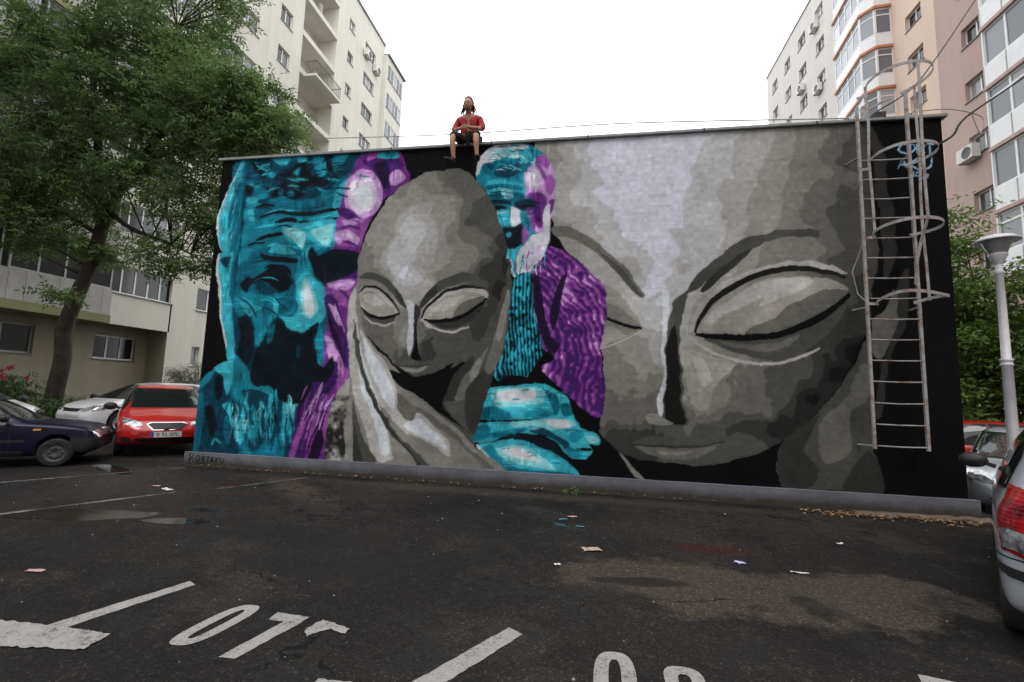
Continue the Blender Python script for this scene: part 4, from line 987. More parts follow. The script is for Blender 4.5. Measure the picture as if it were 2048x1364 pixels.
            c = np.array(PAL[col], float)
            jit = 1 + .05 * n3[sl] + .03 * n2[sl]
            g = c * jit[..., None]; sub[m] = g[m]
    # sprayed transitions and short brush strokes on the coloured figures
    def blur(a, r):
        for ax in (0, 1):
            for _ in range(2):
                q = np.concatenate([np.repeat(np.take(a, [0], ax), r + 1, ax), a, np.repeat(np.take(a, [-1], ax), r, ax)], ax); c = np.cumsum(q, ax)
                n_ = a.shape[ax]; a = (np.take(c, range(2 * r + 1, 2 * r + 1 + n_), ax) - np.take(c, range(0, n_), ax)) / (2 * r + 1)
        return a
    sat = ((img.max(-1) - img.min(-1)) > 14) & ~ribs
    sat = blur(blur(sat.astype(float), 2), 2)[..., None]
    mixk = np.clip(.38 + .3 * n3, .08, .7)[..., None] * sat
    img = img * (1 - mixk) + blur(img, 2) * mixk
    vs = smooth_noise(nx, nz, int((x1 - x0) / .035), int((z1 - z0) / .16), rng); hs = smooth_noise(nx, nz, int((x1 - x0) / .20), int((z1 - z0) / .045), rng)
    st = np.where(n1 + .6 * n4 > 0, vs, hs); st = np.where(st > .95, 1.2, np.where(st < -1.05, .78, 1.0)) * (1 + .07 * n2)
    img *= 1 + (st[..., None] - 1) * sat * .85
    grey = blur(((img.max(-1) - img.min(-1)) < 14).astype(float), 2)[..., None] * .15
    img = img * (1 - grey) + blur(img, 2) * grey
    # roller and brush mottling, thin drips under the coping
    mott = 1 + .025 * n(.35) + .03 * n5 + .02 * n6 + .02 * rng.standard_normal((nz, nx))
    brush = smooth_noise(nx, nz, int((x1 - x0) / .35), int((z1 - z0) / .03), rng)
    img *= (mott + .018 * brush)[..., None]
    streak = smooth_noise(nx, nz, int((x1 - x0) / .035), 3, rng)
    img += (np.clip(streak - 1.1, 0, 1) * np.clip((Z - (z1 - 1.3)) / 1.3, 0, 1) * 16)[..., None]
    return np.clip(img, 3, 235), X, Z
# ---------------------------------------------------------------- ground
def ground_z(x, y):
    def ss(a, b, v):
        k = np.clip((v - a) / (b - a), 0, 1); return k * k * (3 - 2 * k)
    return -0.22 * ss(13.0, 14.4, x) * ss(-1.2, 1.5, y)
def make_ground():
    ax = np.unique(np.concatenate([np.linspace(-400, -20, 12), np.linspace(-20, 30, 101), np.linspace(30, 400, 12)]))
    ay = np.unique(np.concatenate([np.linspace(-400, -16, 12), np.linspace(-16, 24, 81), np.linspace(24, 400, 12)]))
    X, Y = np.meshgrid(ax, ay); Z = ground_z(X, Y); nx, ny = len(ax), len(ay)
    i = np.arange((ny - 1) * nx).reshape(ny - 1, nx)[:, :-1].ravel()
    me = fast_mesh('ground', np.stack([X, Y, Z], -1).reshape(-1, 3), np.stack([i, i + 1, i + nx + 1, i + nx], 1), None)
    t = NT('wet_asphalt'); p = t.geo()
    def blob(cx, cy, rx, ry, rot=0, soft=.55, warp=.35):
        mp = t.n('ShaderNodeMapping'); mp.vector_type = 'TEXTURE'; mp.inputs['Location'].default_value = (cx, cy, 0); mp.inputs['Rotation'].default_value = (0, 0, R(rot)); mp.inputs['Scale'].default_value = (rx, ry, 1)
        t.l(p, mp.inputs[0]); ln = t.n('ShaderNodeVectorMath'); ln.operation = 'LENGTH'; t.l(mp.outputs[0], ln.inputs[0])
        d = t.math('ADD', ln.outputs['Value'], t.math('MULTIPLY', t.math('SUBTRACT', n_mid, .5), warp * 4))
        mr = t.n('ShaderNodeMapRange'); mr.inputs[1].default_value = 1.0; mr.inputs[2].default_value = 1 - soft; mr.interpolation_type = 'SMOOTHSTEP'
        t.l(d, mr.inputs[0]); return mr.outputs[0]
    n_mid = t.noise(1.6, 6, .62, p); n_big = t.noise(.33, 5, .6, p); n_fine = t.noise(55, 4, .7, p); n_grit = t.noise(170, 2, .6, p)
    vor = t.n('ShaderNodeTexVoronoi'); vor.inputs['Scale'].default_value = 90; t.l(p, vor.inputs['Vector'])
    def sm(v, lo, hi):
        mr = t.n('ShaderNodeMapRange'); mr.interpolation_type = 'SMOOTHSTEP'; mr.inputs[1].default_value = lo; mr.inputs[2].default_value = hi; t.l(v, mr.inputs[0]); return mr.outputs[0]
    st1 = t.noise(.8, 7, .68, p); st2 = t.noise(2.1, 8, .72, p); st3 = t.noise(6.5, 7, .72, p)
    base = t.ramp(n_big, [(.3, (.012, .0112, .0108)), (.5, (.022, .0202, .019)), (.72, (.042, .0375, .0335))])
    base = t.mixc(t.math('MULTIPLY', sm(st1, .52, .64), .75), base, (.044, .038, .033))
    base = t.mixc(t.math('MULTIPLY', sm(st2, .53, .62), .65), base, (.010, .0095, .009))
    base = t.mixc(t.math('MULTIPLY', sm(st3, .55, .68), .5), base, (.050, .044, .039))
    dry = t.math('MAXIMUM', blob(8.3, -3.45, 1.25, .62, 0, .4, .7), t.math('MAXIMUM', blob(9.7, -3.35, .9, .6, 10, .4, .7), blob(3.0, -1.2, 1.6, .45, -40, .8)))
    dry = t.math('MAXIMUM', dry, t.math('MULTIPLY', blob(6.2, -.5, 7.5, .35, 0, .9), .7))
    dry = t.math('MAXIMUM', dry, t.math('MULTIPLY', blob(1.0, -1.8, 3.2, 1.3, -25, .9), .4))
    base = t.mixc(t.math('MULTIPLY', dry, .9), base, (.075, .060, .048))
    rust = t.math('MAXIMUM', blob(8.75, -2.45, .55, .22, 0), t.math('MAXIMUM', blob(1.9, -1.2, .4, .16, 20), blob(2.6, -1.75, .25, .1, 0)))
    base = t.mixc(t.math('MULTIPLY', rust, .7), base, (.055, .016, .012))
    dark = t.math('MAXIMUM', blob(7.95, -3.55, .5, .13, 8, .35, .4), t.math('MAXIMUM', blob(5.4, -3.9, 1.3, .5, 10, .8), blob(4.4, -3.2, 1.2, .5, 0, .8)))
    base = t.mixc(t.math('MULTIPLY', dark, .75), base, (.011, .0095, .008))
    teal = t.math('MAXIMUM', blob(7.1, -2.0, .14, .05, -30, .5, .12), blob(2.2, .0, .12, .05, 0, .5, .1))
    base = t.mixc(t.math('MULTIPLY', teal, .6), base, (.05, .17, .20))
    n_md2 = st3
    agg = t.n('ShaderNodeTexVoronoi'); agg.inputs['Scale'].default_value = 85; t.l(p, agg.inputs['Vector']); sx_ = t.n('ShaderNodeSeparateColor'); t.l(agg.outputs['Color'], sx_.inputs[0])
    base = t.mixc(.85, base, t.ramp(sx_.outputs[0], [(0, (.55, .55, .55)), (.5, (.92, .92, .92)), (.9, (1.2, 1.19, 1.17)), (1, (2.8, 2.7, 2.6))]), 'MULTIPLY')
    base = t.mixc(t.math('MULTIPLY', sm(t.noise(30, 5, .8, p), .62, .72), .4), base, (.065, .06, .055))
    base = t.mixc(.35, base, t.mixc(n_fine, (.008, .008, .008), base, 'MIX'), 'MIX')
    # cracks
    v2 = t.n('ShaderNodeTexVoronoi'); v2.feature = 'DISTANCE_TO_EDGE'; v2.inputs['Scale'].default_value = .5
    wp = t.n('ShaderNodeVectorMath'); wp.operation = 'MULTIPLY_ADD'; nc = t.n('ShaderNodeTexNoise'); nc.inputs['Scale'].default_value = 1.7; nc.inputs['Detail'].default_value = 6; t.l(p, nc.inputs['Vector'])
    t.l(nc.outputs['Color'], wp.inputs[0]); wp.inputs[1].default_value = (.7, .7, .7); t.l(p, wp.inputs[2]); t.l(wp.outputs[0], v2.inputs['Vector'])
    crack = t.math('MULTIPLY', t.math('LESS_THAN', v2.outputs['Distance'], .0035), t.math('GREATER_THAN', n_big, .52))
    base = t.mixc(t.math('MULTIPLY', crack, .75), base, (.006, .006, .006))
    pud = t.math('MAXIMUM', blob(1.6, -3.2, .85, .26, 14, .12, .22), t.math('MAXIMUM', blob(2.85, -3.1, .42, .13, 10, .1, .25), t.math('MAXIMUM', blob(2.75, -2.62, .28, .08, 0, .1, .2), blob(-3.5, -2.2, .5, .14, 10, .4, .3))))
    pud = t.math('MAXIMUM', pud, blob(-.9, -.75, .8, .2, -25, .15, .2))
    wet = t.math('MAXIMUM', t.math('MULTIPLY', sm(st2, .52, .62), .8), t.math('MULTIPLY', dark, .6))
    rough = t.math('SUBTRACT', .82, t.math('MULTIPLY', wet, .42)); rough = t.math('MAXIMUM', t.math('SUBTRACT', rough, pud), .09)
    base = t.mixc(t.math('MULTIPLY', pud, .5), base, (.02, .018, .015))
    t.set(Base_Color=base, Roughness=rough, Specular_IOR_Level=t.math('ADD', .10, t.math('ADD', t.math('MULTIPLY', wet, .16), t.math('MULTIPLY', pud, .10)), True))
    h = t.math('ADD', t.math('MULTIPLY', vor.outputs['Distance'], .6), t.math('ADD', t.math('MULTIPLY', n_fine, .6), t.math('MULTIPLY', n_mid, 1.5)))
    h = t.math('MULTIPLY', h, t.math('SUBTRACT', 1.0, pud, True)); t.bump(h, .55, .012)
    me.materials.append(t.m)
    o = link('ground', me); tag(o, 'wet dark asphalt of the parking yard', None, None, 'structure'); return o
ground = make_ground()

# worn white paint on the asphalt: thin sheets 4 mm above it
t = NT('worn_road_paint'); p = t.geo(); n1 = t.noise(5, 6, .75, p); n2 = t.noise(60, 5, .8, p)
w = t.math('ADD', t.math('MULTIPLY', n1, .45), t.math('MULTIPLY', n2, .75))
t.set(Base_Color=t.ramp(w, [(.46, (.018, .017, .0165)), (.50, (.14, .13, .125)), (.57, (.30, .285, .27)), (.8, (.40, .385, .37))]), Roughness=.75); t.bump(n2, .4, .005); M['paint'] = t.m
t = NT('nearly_gone_road_paint'); p = t.geo(); n1 = t.noise(2.5, 6, .7, p); n2 = t.noise(45, 5, .8, p)
w = t.math('ADD', t.math('MULTIPLY', n1, .7), t.math('MULTIPLY', n2, .5))
t.set(Base_Color=t.ramp(w, [(.55, (.024, .023, .022)), (.62, (.10, .095, .09)), (.75, (.26, .25, .23))]), Roughness=.75); M['paint_old'] = t.m
def sheet(pts, z=.004, name='parking_line', mat='paint', rag=.004, step=.04):
    ring = []
    for i, a in enumerate(pts):
        b = pts[(i + 1) % len(pts)]; d = math.dist(a, b); k = max(1, int(d / step))
        for j in range(k):
            u = j / k; q = (random.uniform(-rag, rag), random.uniform(-rag, rag)) if j else (0, 0)
            ring.append((a[0] + (b[0] - a[0]) * u + q[0], a[1] + (b[1] - a[1]) * u + q[1]))
    n = len(ring); m = MB(); m.add([(x, y, z) for x, y in ring], [tuple(range(n))])
    m.f = [tuple(range(n))]
    return m.build(name, M[mat], ground)
def arc_ring(m, cx, cy, ax, ay, outer, inner, z, a0=0, a1=360, n=18):
    # stadium / ellipse ring, local axes ax, ay (2-vectors)
    vs = []; 
    for i in range(n + 1):
        t_ = R(a0 + (a1 - a0) * i / n)
        for (rx, ry) in (outer, inner):
            k = 1.0; c = math.cos(t_); s_ = math.sin(t_); c = math.copysign(abs(c) ** .7, c); s_ = math.copysign(abs(s_) ** .7, s_)
            vs.append((cx + ax[0] * rx * c + ay[0] * ry * s_, cy + ax[1] * rx * c + ay[1] * ry * s_, z))
    m.add(vs, [(2 * i, 2 * i + 1, 2 * i + 3, 2 * i + 2) for i in range(n)])
def wrap(o, lab): return tag(o, lab)
sheet([(4.04, -5.29), (4.16, -5.36), (4.43, -4.512), (4.335, -4.463)])
sheet([(3.2, -5.30), (3.95, -5.262), (4.536, -5.253), (4.561, -5.425), (4.091, -5.505), (3.2, -5.56)], .008, rag=.012, step=.025)
sheet([(6.454, -5.40), (6.60, -5.42), (7.027, -4.656), (6.925, -4.585)])
sheet([(6.02, -5.375), (6.20, -5.36), (6.26, -5.385), (6.28, -5.55), (6.02, -5.56)], .008, rag=.012, step=.025)
sheet([(9.357, -4.561), (9.53, -4.60), (9.62, -4.95), (9.25, -4.85)])
sheet([(5.651, -4.935), (5.677, -4.779), (5.915, -4.845), (5.916, -4.91), (5.797, -4.875), (5.74, -4.93), (5.70, -5.00)], mat='paint', rag=.01, step=.02, name='arrow_fragment')
for pts in ([(-3.2, -3.80), (-3.2, -3.72), (-1.16, -2.10), (.10, -.20), (.12, -.27), (-1.12, -2.20)], [(.2, -4.32), (.2, -4.24), (.8, -3.36), (1.6, -1.90), (1.64, -1.96), (.86, -3.44)], [(1.92, -1.70), (1.90, -1.63), (2.62, -.38), (2.70, -.40)]):
    sheet(pts, mat='paint_old', rag=.012)
m = MB(); arc_ring(m, 5.055, -4.985, (.995, .10), (.12, 1), (.115, .28), (.034, .20), .004, 0, 360, 40); m.build('bay_number', M['paint'], ground)
sheet([(5.335, -4.865), (5.325, -4.76), (5.575, -4.77), (5.565, -4.85), (5.455, -5.31), (5.355, -5.315), (5.445, -4.865), (5.40, -4.868)], name='bay_number', rag=.004)
m = MB(); arc_ring(m, 7.60, -5.02, (.995, .05), (.02, 1), (.12, .29), (.036, .205), .004, 0, 360, 40); m.build('bay_number', M['paint'], ground)
m = MB(); arc_ring(m, 7.985, -4.94, (1, .0), (.02, 1), (.112, .14), (.036, .062), .004, 0, 360, 20); arc_ring(m, 7.99, -5.19, (1, 0), (.02, 1), (.128, .15), (.044, .07), .008, 0, 360, 20); m.build('bay_number', M['paint'], ground)

# planted strip in front of the left block
def lump(name, x0, x1, y0, y1, h, mat):
    nx, ny = 24, 60; X, Y = np.meshgrid(np.linspace(x0, x1, nx), np.linspace(y0, y1, ny)); ed = np.minimum(np.minimum(X - x0, x1 - X) / .6, np.minimum(Y - y0, y1 - Y) / .6).clip(0, 1)
    Z = h * ed ** .5 + .03 * NR.standard_normal(X.shape) * ed; i = np.arange((ny - 1) * nx).reshape(ny - 1, nx)[:, :-1].ravel()
    return link(name, fast_mesh(name, np.stack([X, Y, Z], -1).reshape(-1, 3), np.stack([i, i + 1, i + nx + 1, i + nx], 1), mat))
M['soil'] = simple('dark_soil', (.05, .042, .03), .95, var=.4, bump=.5)
tag(lump('flower_bed', -12.8, -8.8, -6, 12.5, .12, M['soil']), 'low planted strip along the left block', None, None, 'structure')

# ---------------------------------------------------------------- mural building
L_, H_ = 12.764, 6.09
mural_b = empty('mural_building', (0, 0, 0), 0, 'flat roofed service building whose front wall carries a huge painted mural', 'building')
ALB = 1.38
def make_mural():
    z0 = .25; z1 = 6.035; res = .0125
    img, X, Z = paint_mural(0, L_, z0, z1, res)
    nz, nx = X.shape; i = np.arange((nz - 1) * nx).reshape(nz - 1, nx)[:, :-1].ravel()
    v = np.stack([X, np.zeros_like(X), Z], -1).reshape(-1, 3)
    me = fast_mesh('mural', v, np.stack([i, i + 1, i + nx + 1, i + nx], 1), None)
    c = img.reshape(-1, 3) / 255; lin = np.where(c <= .04045, c / 12.92, ((c + .055) / 1.055) ** 2.4) * ALB
    a = me.color_attributes.new('paint', 'FLOAT_COLOR', 'POINT'); a.data.foreach_set('color', np.concatenate([lin, np.ones((len(lin), 1))], 1).astype(np.float32).ravel())
    t = NT('mural_paint_on_plaster'); at = t.n('ShaderNodeAttribute'); at.attribute_name = 'paint'; p = t.geo()
    t.set(Base_Color=t.mixc(t.math('MULTIPLY', t.noise(60, 3, .6, p), .22), at.outputs['Color'], t.mixc(1.0, at.outputs['Color'], (.55, .55, .55), 'MULTIPLY')), Roughness=.85, Specular_IOR_Level=.10)
    t.bump(t.math('ADD', t.noise(110, 3, .6, p), t.noise(2.0, 4, .6, p)), .25, .006)
    me.materials.append(t.m); return link('mural', me, None, mural_b)
make_mural()
MB().box((0, .003, 0), (L_, 6.0, 6.03)).build('wall', M['blackwall'], mural_b)
shared_joint = MB().box((-.012, -.0545, 6.043), (.012, -.0525, 6.087)).box((-.012, -.052, 6.0885), (.012, .12, 6.0905)).mesh('coping_joint', M['black'])
m = MB(); m.box((-.06, -.045, 6.037), (L_ + .06, .12, 6.05)); m.box((-.06, -.052, 6.045), (L_ + .06, -.046, 6.085)); m.box((-.06, -.046, 6.051), (L_ + .06, .12, 6.088))
m.build('roof_coping', M['flash'], mural_b)
for k in range(1, 7):
    q = link('coping_joint', shared_joint, None, mural_b); q.location = (k * 1.83 + .1 * (k % 2), 0, 0)
MB().box((-.05, .125, 6.031), (L_ + .05, 6.05, 6.06)).build('roof', M['bitumen'], mural_b)
def wavy_box(x0, x1, y0, y1, z0, z1, step, amp):
    m = MB(); k = int((x1 - x0) / step) + 1; vs = []
    for i in range(k):
        x = x0 + (x1 - x0) * i / (k - 1); a = lambda: random.uniform(-amp, amp)
        vs += [(x, y0 + a(), z0), (x, y0 + a() * .6, z1 + a() * .5), (x, y1, z1 + a() * .5), (x, y1, z0)]
    fs = []
    for i in range(k - 1):
        b = 4 * i; fs += [(b, b + 4, b + 5, b + 1), (b + 1, b + 5, b + 6, b + 2), (b + 2, b + 6, b + 7, b + 3)]
    fs += [(0, 1, 2, 3), (4 * k - 1, 4 * k - 2, 4 * k - 3, 4 * k - 4)]
    m.add(vs, fs); return m
wavy_box(-.085, L_ + .085, -.085, -.002, -.25, .262, .18, .006).build('plinth', M['plinth'], mural_b)
wavy_box(11.2, 13.05, -.30, -.07, -.3, .03, .10, .03).build('concrete_apron', M['concrete'], mural_b)
# black brush lettering ORTAKU on the plinth at the left corner
m = MB()
def pstroke(pts, w=.014):
    for a, b in zip(pts, pts[1:]): m.bar((a[0], -.094, a[1]), (b[0], -.094, b[1]), w, .002)
sx = .17
for g in ([(0, .05), (.03, .10), (.07, .10), (.09, .05), (.06, .01), (.02, .01), (0, .05)], [(.13, .0), (.135, .10), (.18, .10), (.185, .06), (.14, .05), (.19, .0)], [(.22, .10), (.30, .10)], [(.26, .10), (.255, .0)], [(.31, 0), (.35, .10), (.385, 0)], [(.325, .04), (.375, .04)], [(.42, 0), (.425, .10)], [(.48, .10), (.43, .05), (.485, 0)], [(.52, .10), (.52, .02), (.56, 0), (.59, .03), (.59, .09)]):
    pstroke([(sx + x, .115 + z - .03 * x) for x, z in g])
pstroke([(.155, .085), (.42, .082)], .008); pstroke([(.055, .245), (.03, .19), (.07, .17), (.03, .12), (.045, .05)], .022); pstroke([(.12, .24), (.10, .17), (.115, .10)], .012)
m.build('painted_signature', M['ink'], mural_b)

# ---------------------------------------------------------------- caged ladder on the mural wall
lad = empty('roof_ladder', (11.8, -.25, .95), 0, 'rusty grey caged steel ladder fixed to the right end of the mural wall', 'ladder')
def ladw(mb, name): 
    mb.v = [(x - 11.8, y + .25, z - .95) for x, y, z in mb.v]; return mb.build(name, M['steel'], lad)
for x, zt in ((11.465, 6.16), (12.147, 6.36)):
    ladw(MB().bar((x, -.25, .93), (x + random.uniform(-.01, .01), -.25, zt), .038, .038), 'rail')
z = .975
while z < 5.3:
    ladw(MB().tube([(11.465, -.25, z), (11.8, -.25 + random.uniform(-.008, .008), z - random.uniform(0, .012)), (12.147, -.25, z)], .0105, 6), 'rung'); z += .3075
hz = (6.30, 5.13, 4.05, 3.05)
def hoop_pt(a, z, k=0): return (11.806 + .375 * math.sin(a) , -.25 - .40 + .42 * math.cos(a) * 1.0, z)
for k, z in enumerate(hz):
    m = MB(); pts = []
    for i in range(25):
        a = R(38 + (322 - 38) * i / 24); x, y, _ = hoop_pt(a, z); pts.append((x, y, z + (.035 * math.sin(i * .5) if k == 3 else .012 * math.sin(i * .4 + k))))
    pts = [(12.147, -.25, z)] + pts + [(11.465, -.25, z)]
    for a, b in zip(pts, pts[1:]): m.bar(a, b, .008, .042)
    ladw(m, 'hoop')
def strip(a, zs, wob=.012):
    m = MB(); pts = []
    for z in zs:
        x, y, _ = hoop_pt(R(a), z); pts.append((x + random.uniform(-wob, wob), y + random.uniform(-wob, wob), z))
    for p_, q_ in zip(pts, pts[1:]): m.bar(p_, q_, .034, .012)
    ladw(m, 'cage_strip')
strip(285, [6.30, 5.7, 5.13, 4.6, 4.05]); strip(180, [6.30, 5.7, 5.13, 4.5, 4.05]); strip(62, [6.30, 5.8, 5.13, 4.6, 4.05, 3.6, 3.05], .02)
m = MB(); pts = [hoop_pt(R(180), 4.05), (11.78, -.95, 3.75), (11.74, -.92, 3.5), (11.75, -.85, 3.2)]
for a, b in zip(pts, pts[1:]): m.bar(a, b, .034, .012)
tag(ladw(m, 'cage_strip'), 'broken and bent cage strip hanging loose')
for x, z in ((11.42, 5.35), (12.15, 5.35), (11.42, 3.0), (12.15, 3.0), (11.40, .975), (12.15, .975)):
    s_ = -1 if x < 11.8 else 0
    ladw(MB().bar((x + (.06 if s_ else .0), -.25, z), (x + (-.03 if s_ else .02), -.01, z - .01), .035, .02), 'bracket')
m = MB(); m.tube([(11.47, -.25, 4.05), (11.40, -.22, 3.8), (11.31, -.2, 3.55), (11.36, -.22, 3.2), (11.46, -.26, 3.06)], .008, 5); ladw(m, 'loose_wire')
# ---------------------------------------------------------------- facades, windows, air conditioners
_cache = {}
def shared(key, fn):
    if key not in _cache: _cache[key] = fn()
    return _cache[key]
def facade(parent, name, place, u0, u1, z0, z1, holes, mat, depth=.2, back=True):
    # wall sheet with real openings and reveals; place(u, d, z) -> world, d = outward
    us = sorted({u0, u1} | {round(h[i], 3) for h in holes for i in (0, 1)}); zs = sorted({z0, z1} | {round(h[i], 3) for h in holes for i in (2, 3)})
    m = MB()
    for a, b in zip(us, us[1:]):
        run = None
        for c, d in zip(zs, zs[1:]):
            um, zm = (a + b) / 2, (c + d) / 2
            if any(h[0] < um < h[1] and h[2] < zm < h[3] for h in holes): continue
            m.add([place(a, 0, c), place(b, 0, c), place(b, 0, d), place(a, 0, d)], [(0, 1, 2, 3)])
    for a, b, c, d in holes:
        r = [(a, c), (b, c), (b, d), (a, d)]
        for (p, q), (s, t_) in zip(r, r[1:] + r[:1]):
            m.add([place(p, 0, q), place(s, 0, t_), place(s, -depth, t_), place(p, -depth, q)], [(0, 1, 2, 3)])
    return m.build(name, M[mat], parent)
def window(parent, loc, rz, w, h, panes=2, frame='pvc', fw=.06, glass='glass', sill=True, rec=.12, transom=None, lab=None):
    def fr():
        m = MB(); y0, y1 = -rec - .06, -rec
        m.box((-w / 2 + .002, y0, .002), (-w / 2 + fw, y1, h - .002)); m.box((w / 2 - fw, y0, .002), (w / 2 - .002, y1, h - .002))
        m.box((-w / 2 + fw, y0, .002), (w / 2 - fw, y1, fw)); m.box((-w / 2 + fw, y0, h - fw), (w / 2 - fw, y1, h - .002))
        for k in range(1, panes):
            x = -w / 2 + w * k / panes; m.box((x - fw * .55, y0, fw), (x + fw * .55, y1 + .004, h - fw))
        if transom: m.box((-w / 2 + fw, y0, transom - fw / 2), (w / 2 - fw, y1 + .002, transom + fw / 2))
        return m.mesh('window', M[frame])
    o = link('window', shared(('w', w, h, panes, frame, rec, transom, fw), fr), None, parent); o.location = loc; o.rotation_euler = (0, 0, rz)
    if lab: o['label'] = lab
    pw = (w - 2 * fw) / panes
    pm = shared(('p', pw, h, glass, rec, fw), lambda: MB().box((-pw / 2, -rec - .045, fw * .8), (pw / 2, -rec - .025, h - fw * .8)).mesh('pane', M[glass]))
    for k in range(panes):
        q = link('pane', pm, None, o); q.location = (-w / 2 + fw + pw * (k + .5), 0, 0)
    if sill:
        sm = shared(('s', w), lambda: MB().box((-w / 2 - .04, -.1, -.035), (w / 2 + .04, .06, -.004)).mesh('sill', M['flash'])); link('sill', sm, None, o)
    return o
def ac_unit(name_label, loc, rz, w=.85, h=.58):
    o = empty('air_conditioner', loc, rz, name_label, 'air conditioner', 'air conditioners on the apartment walls')
    link('casing', shared('ac1', lambda: MB().box((-w / 2, .08, 0), (w / 2, .40, h)).mesh('casing', M['ac'])), None, o)
    def gr():
        m = MB(); m.lathe([(.0, .405), (.235, .405), (.245, .41), (.25, .40)], 20, (-.12, 0, h / 2), 'y'); return m.mesh('fan_grille', M['ac_dark'])
    link('fan_grille', shared('ac2', gr), None, o)
    link('bracket', shared('ac3', lambda: MB().box((-w / 2 + .1, 0, -.05), (-w / 2 + .14, .42, -.004)).box((w / 2 - .14, 0, -.05), (w / 2 - .1, .42, -.004)).mesh('bracket', M['steel'])), None, o)
    return o

# ---- left block: facade on the plane x = XL facing +x
XL = -12.0; TOP = 33.2
left = empty('apartment_block', (XL, 10, 0), 0, 'cream ten storey apartment block behind the big tree at left', 'building', 'apartment blocks around the yard')
def lp(u, d, z): return (d, u - 10, z)
LR = R(-90)
FL = [2.40 + 2.75 * k for k in range(11)]
holes = []; wins = []
def lw(u0, u1, z, h, panes, **k):
    holes.append((u0, u1, z, z + h)); wins.append(((u0 + u1) / 2, z, u1 - u0, h, panes, k))
for k in range(1, 11): lw(7.66, 10.62, FL[k], 1.18, 5)
for k in range(1, 11): lw(11.95, 14.25, FL[k] - .02, 1.10, 3)
for k in range(4, 11): lw(15.88, 17.0, FL[k] - .1, 1.08, 2)
for k in range(5, 11): lw(23.5, 24.35, FL[k] + .15, .88, 1 if k % 2 else 2)
for k in range(5, 11): lw(26.1, 28.0, FL[k] + .05, 1.08, 3 if k % 2 else 2)
for k in (0, 1): lw(11.95, 12.42, FL[k] - .05 if k == 0 else FL[k], .95, 1) if k == 0 else None
holes = [h for h in holes if True]
REC = (18.05, 21.95)
rec_holes = [(REC[0], REC[1], 12.0, TOP - .9)]
facade(left, 'wall', lp, 10.54, 29.6, -.1, TOP, [h for h in holes if h[0] > 10.6] + rec_holes, 'cream', .2)
facade(left, 'wall', lp, 7.5, 10.54, 3.83, TOP, [h for h in holes if h[0] < 10.6], 'cream', .2)
facade(left, 'wall', lp, -8, 7.5, 3.83, TOP, [], 'cream', .2)
for u, z, w, h, n, k in wins:
    window(left, (0, u - 10, z), LR, w, h, n, **k)
# recessed ground floor under the overhang
def lpg(u, d, z): return (d - 1.0, u - 10, z)
gf = [(8.18, 9.98, 2.42, 3.44), (3.2, 6.06, 2.42, 3.5), (-2.5, .4, 2.42, 3.5)]
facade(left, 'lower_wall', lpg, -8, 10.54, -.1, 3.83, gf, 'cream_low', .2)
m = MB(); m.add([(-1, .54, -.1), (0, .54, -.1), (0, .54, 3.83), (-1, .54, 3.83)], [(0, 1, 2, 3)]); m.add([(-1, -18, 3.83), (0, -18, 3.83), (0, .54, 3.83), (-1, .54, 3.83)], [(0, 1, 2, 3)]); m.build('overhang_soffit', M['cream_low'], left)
for a, b, c, d in gf: window(left, (-1, (a + b) / 2 - 10, c), LR, b - a, d - c, 3, glass='glass_dark', frame='pvc' if a > 7 else 'pvc_grey')
# glazed balcony stack
for k in range(1, 11):
    z = 3.83 + 2.75 * (k - 1); d = .62
    MB().box((.002, -18, z - .06), (d + .02, -2.62, z + .25)).build('balcony_slab', M['green_edge'], left)
    pm = MB(); ux = -18
    while ux < -2.9:
        pm.box((d - .05, ux + .01, z + .255), (d - .01 + .012 * (int(ux * 4) % 2), min(ux + .5, -2.64), z + 1.28)); ux += .5
    pm.box((.0, -2.68, z + .255), (d - .06, -2.64, z + 1.28)); pm.build('balcony_parapet', M['panel_grey'], left)
    for (a, b) in ((-10, -6.2), (-6.0, -2.66)):
        window(left, (d - .0, (a + b) / 2, z + 1.29), LR, b - a, 1.4, 4, frame='pvc_grey', sill=False, rec=.06, glass='glass_dark' if k < 3 else 'glass')
MB().tube([(.07, -2.5, 4.2), (.07, -2.5, 18)], .05, 8).build('downpipe', M['panel_grey'], left)
# recessed loggias
rz0, rz1 = 12.0, TOP - .9; u0, u1 = REC; D = 1.5
m = MB(); P_ = lambda u, d, z: (d, u - 10, z)
m.add([P_(u0, -.2, rz0), P_(u0, -.2, rz1), P_(u0, -D, rz1), P_(u0, -D, rz0)], [(0, 1, 2, 3)]); m.add([P_(u1, -.2, rz0), P_(u1, -.2, rz1), P_(u1, -D, rz1), P_(u1, -D, rz0)], [(3, 2, 1, 0)])
m.add([P_(u0, -D, rz0), P_(u1, -D, rz0), P_(u1, -D, rz1), P_(u0, -D, rz1)], [(0, 1, 2, 3)]); m.build('loggia_wall', M['cream'], left)
z = 14.2; k = 0
while z < rz1:
    MB().box((-D + .003, u0 - 10 + .003, z), (.03, u1 - 10 - .003, z + .36)).build('loggia_slab', M['cream'], left)
    window(left, (-D + .16, 19.0 - 10, z + 1.35), LR, .75, 1.0, 2, sill=False)
    if k % 2 == 1: MB().lathe([(0, .4), (.19, .4), (.19, 1.9), (.1, 2.02), (0, 2.05)], 14, (-.75, 20.7 - 10, z)).build('boiler_tank', M['panel_grey'], left)
    z += 2.7; k += 1
zb = 22.3
MB().box((.035, 18.5 - 10, zb), (.9, 21.6 - 10, zb + .16)).build('balcony_slab', M['cream'], left)
m = MB()
for u in np.arange(18.55, 21.56, .15): m.bar((.86, u - 10, zb + .16), (.86, u - 10, zb + 1.1), .018, .018)
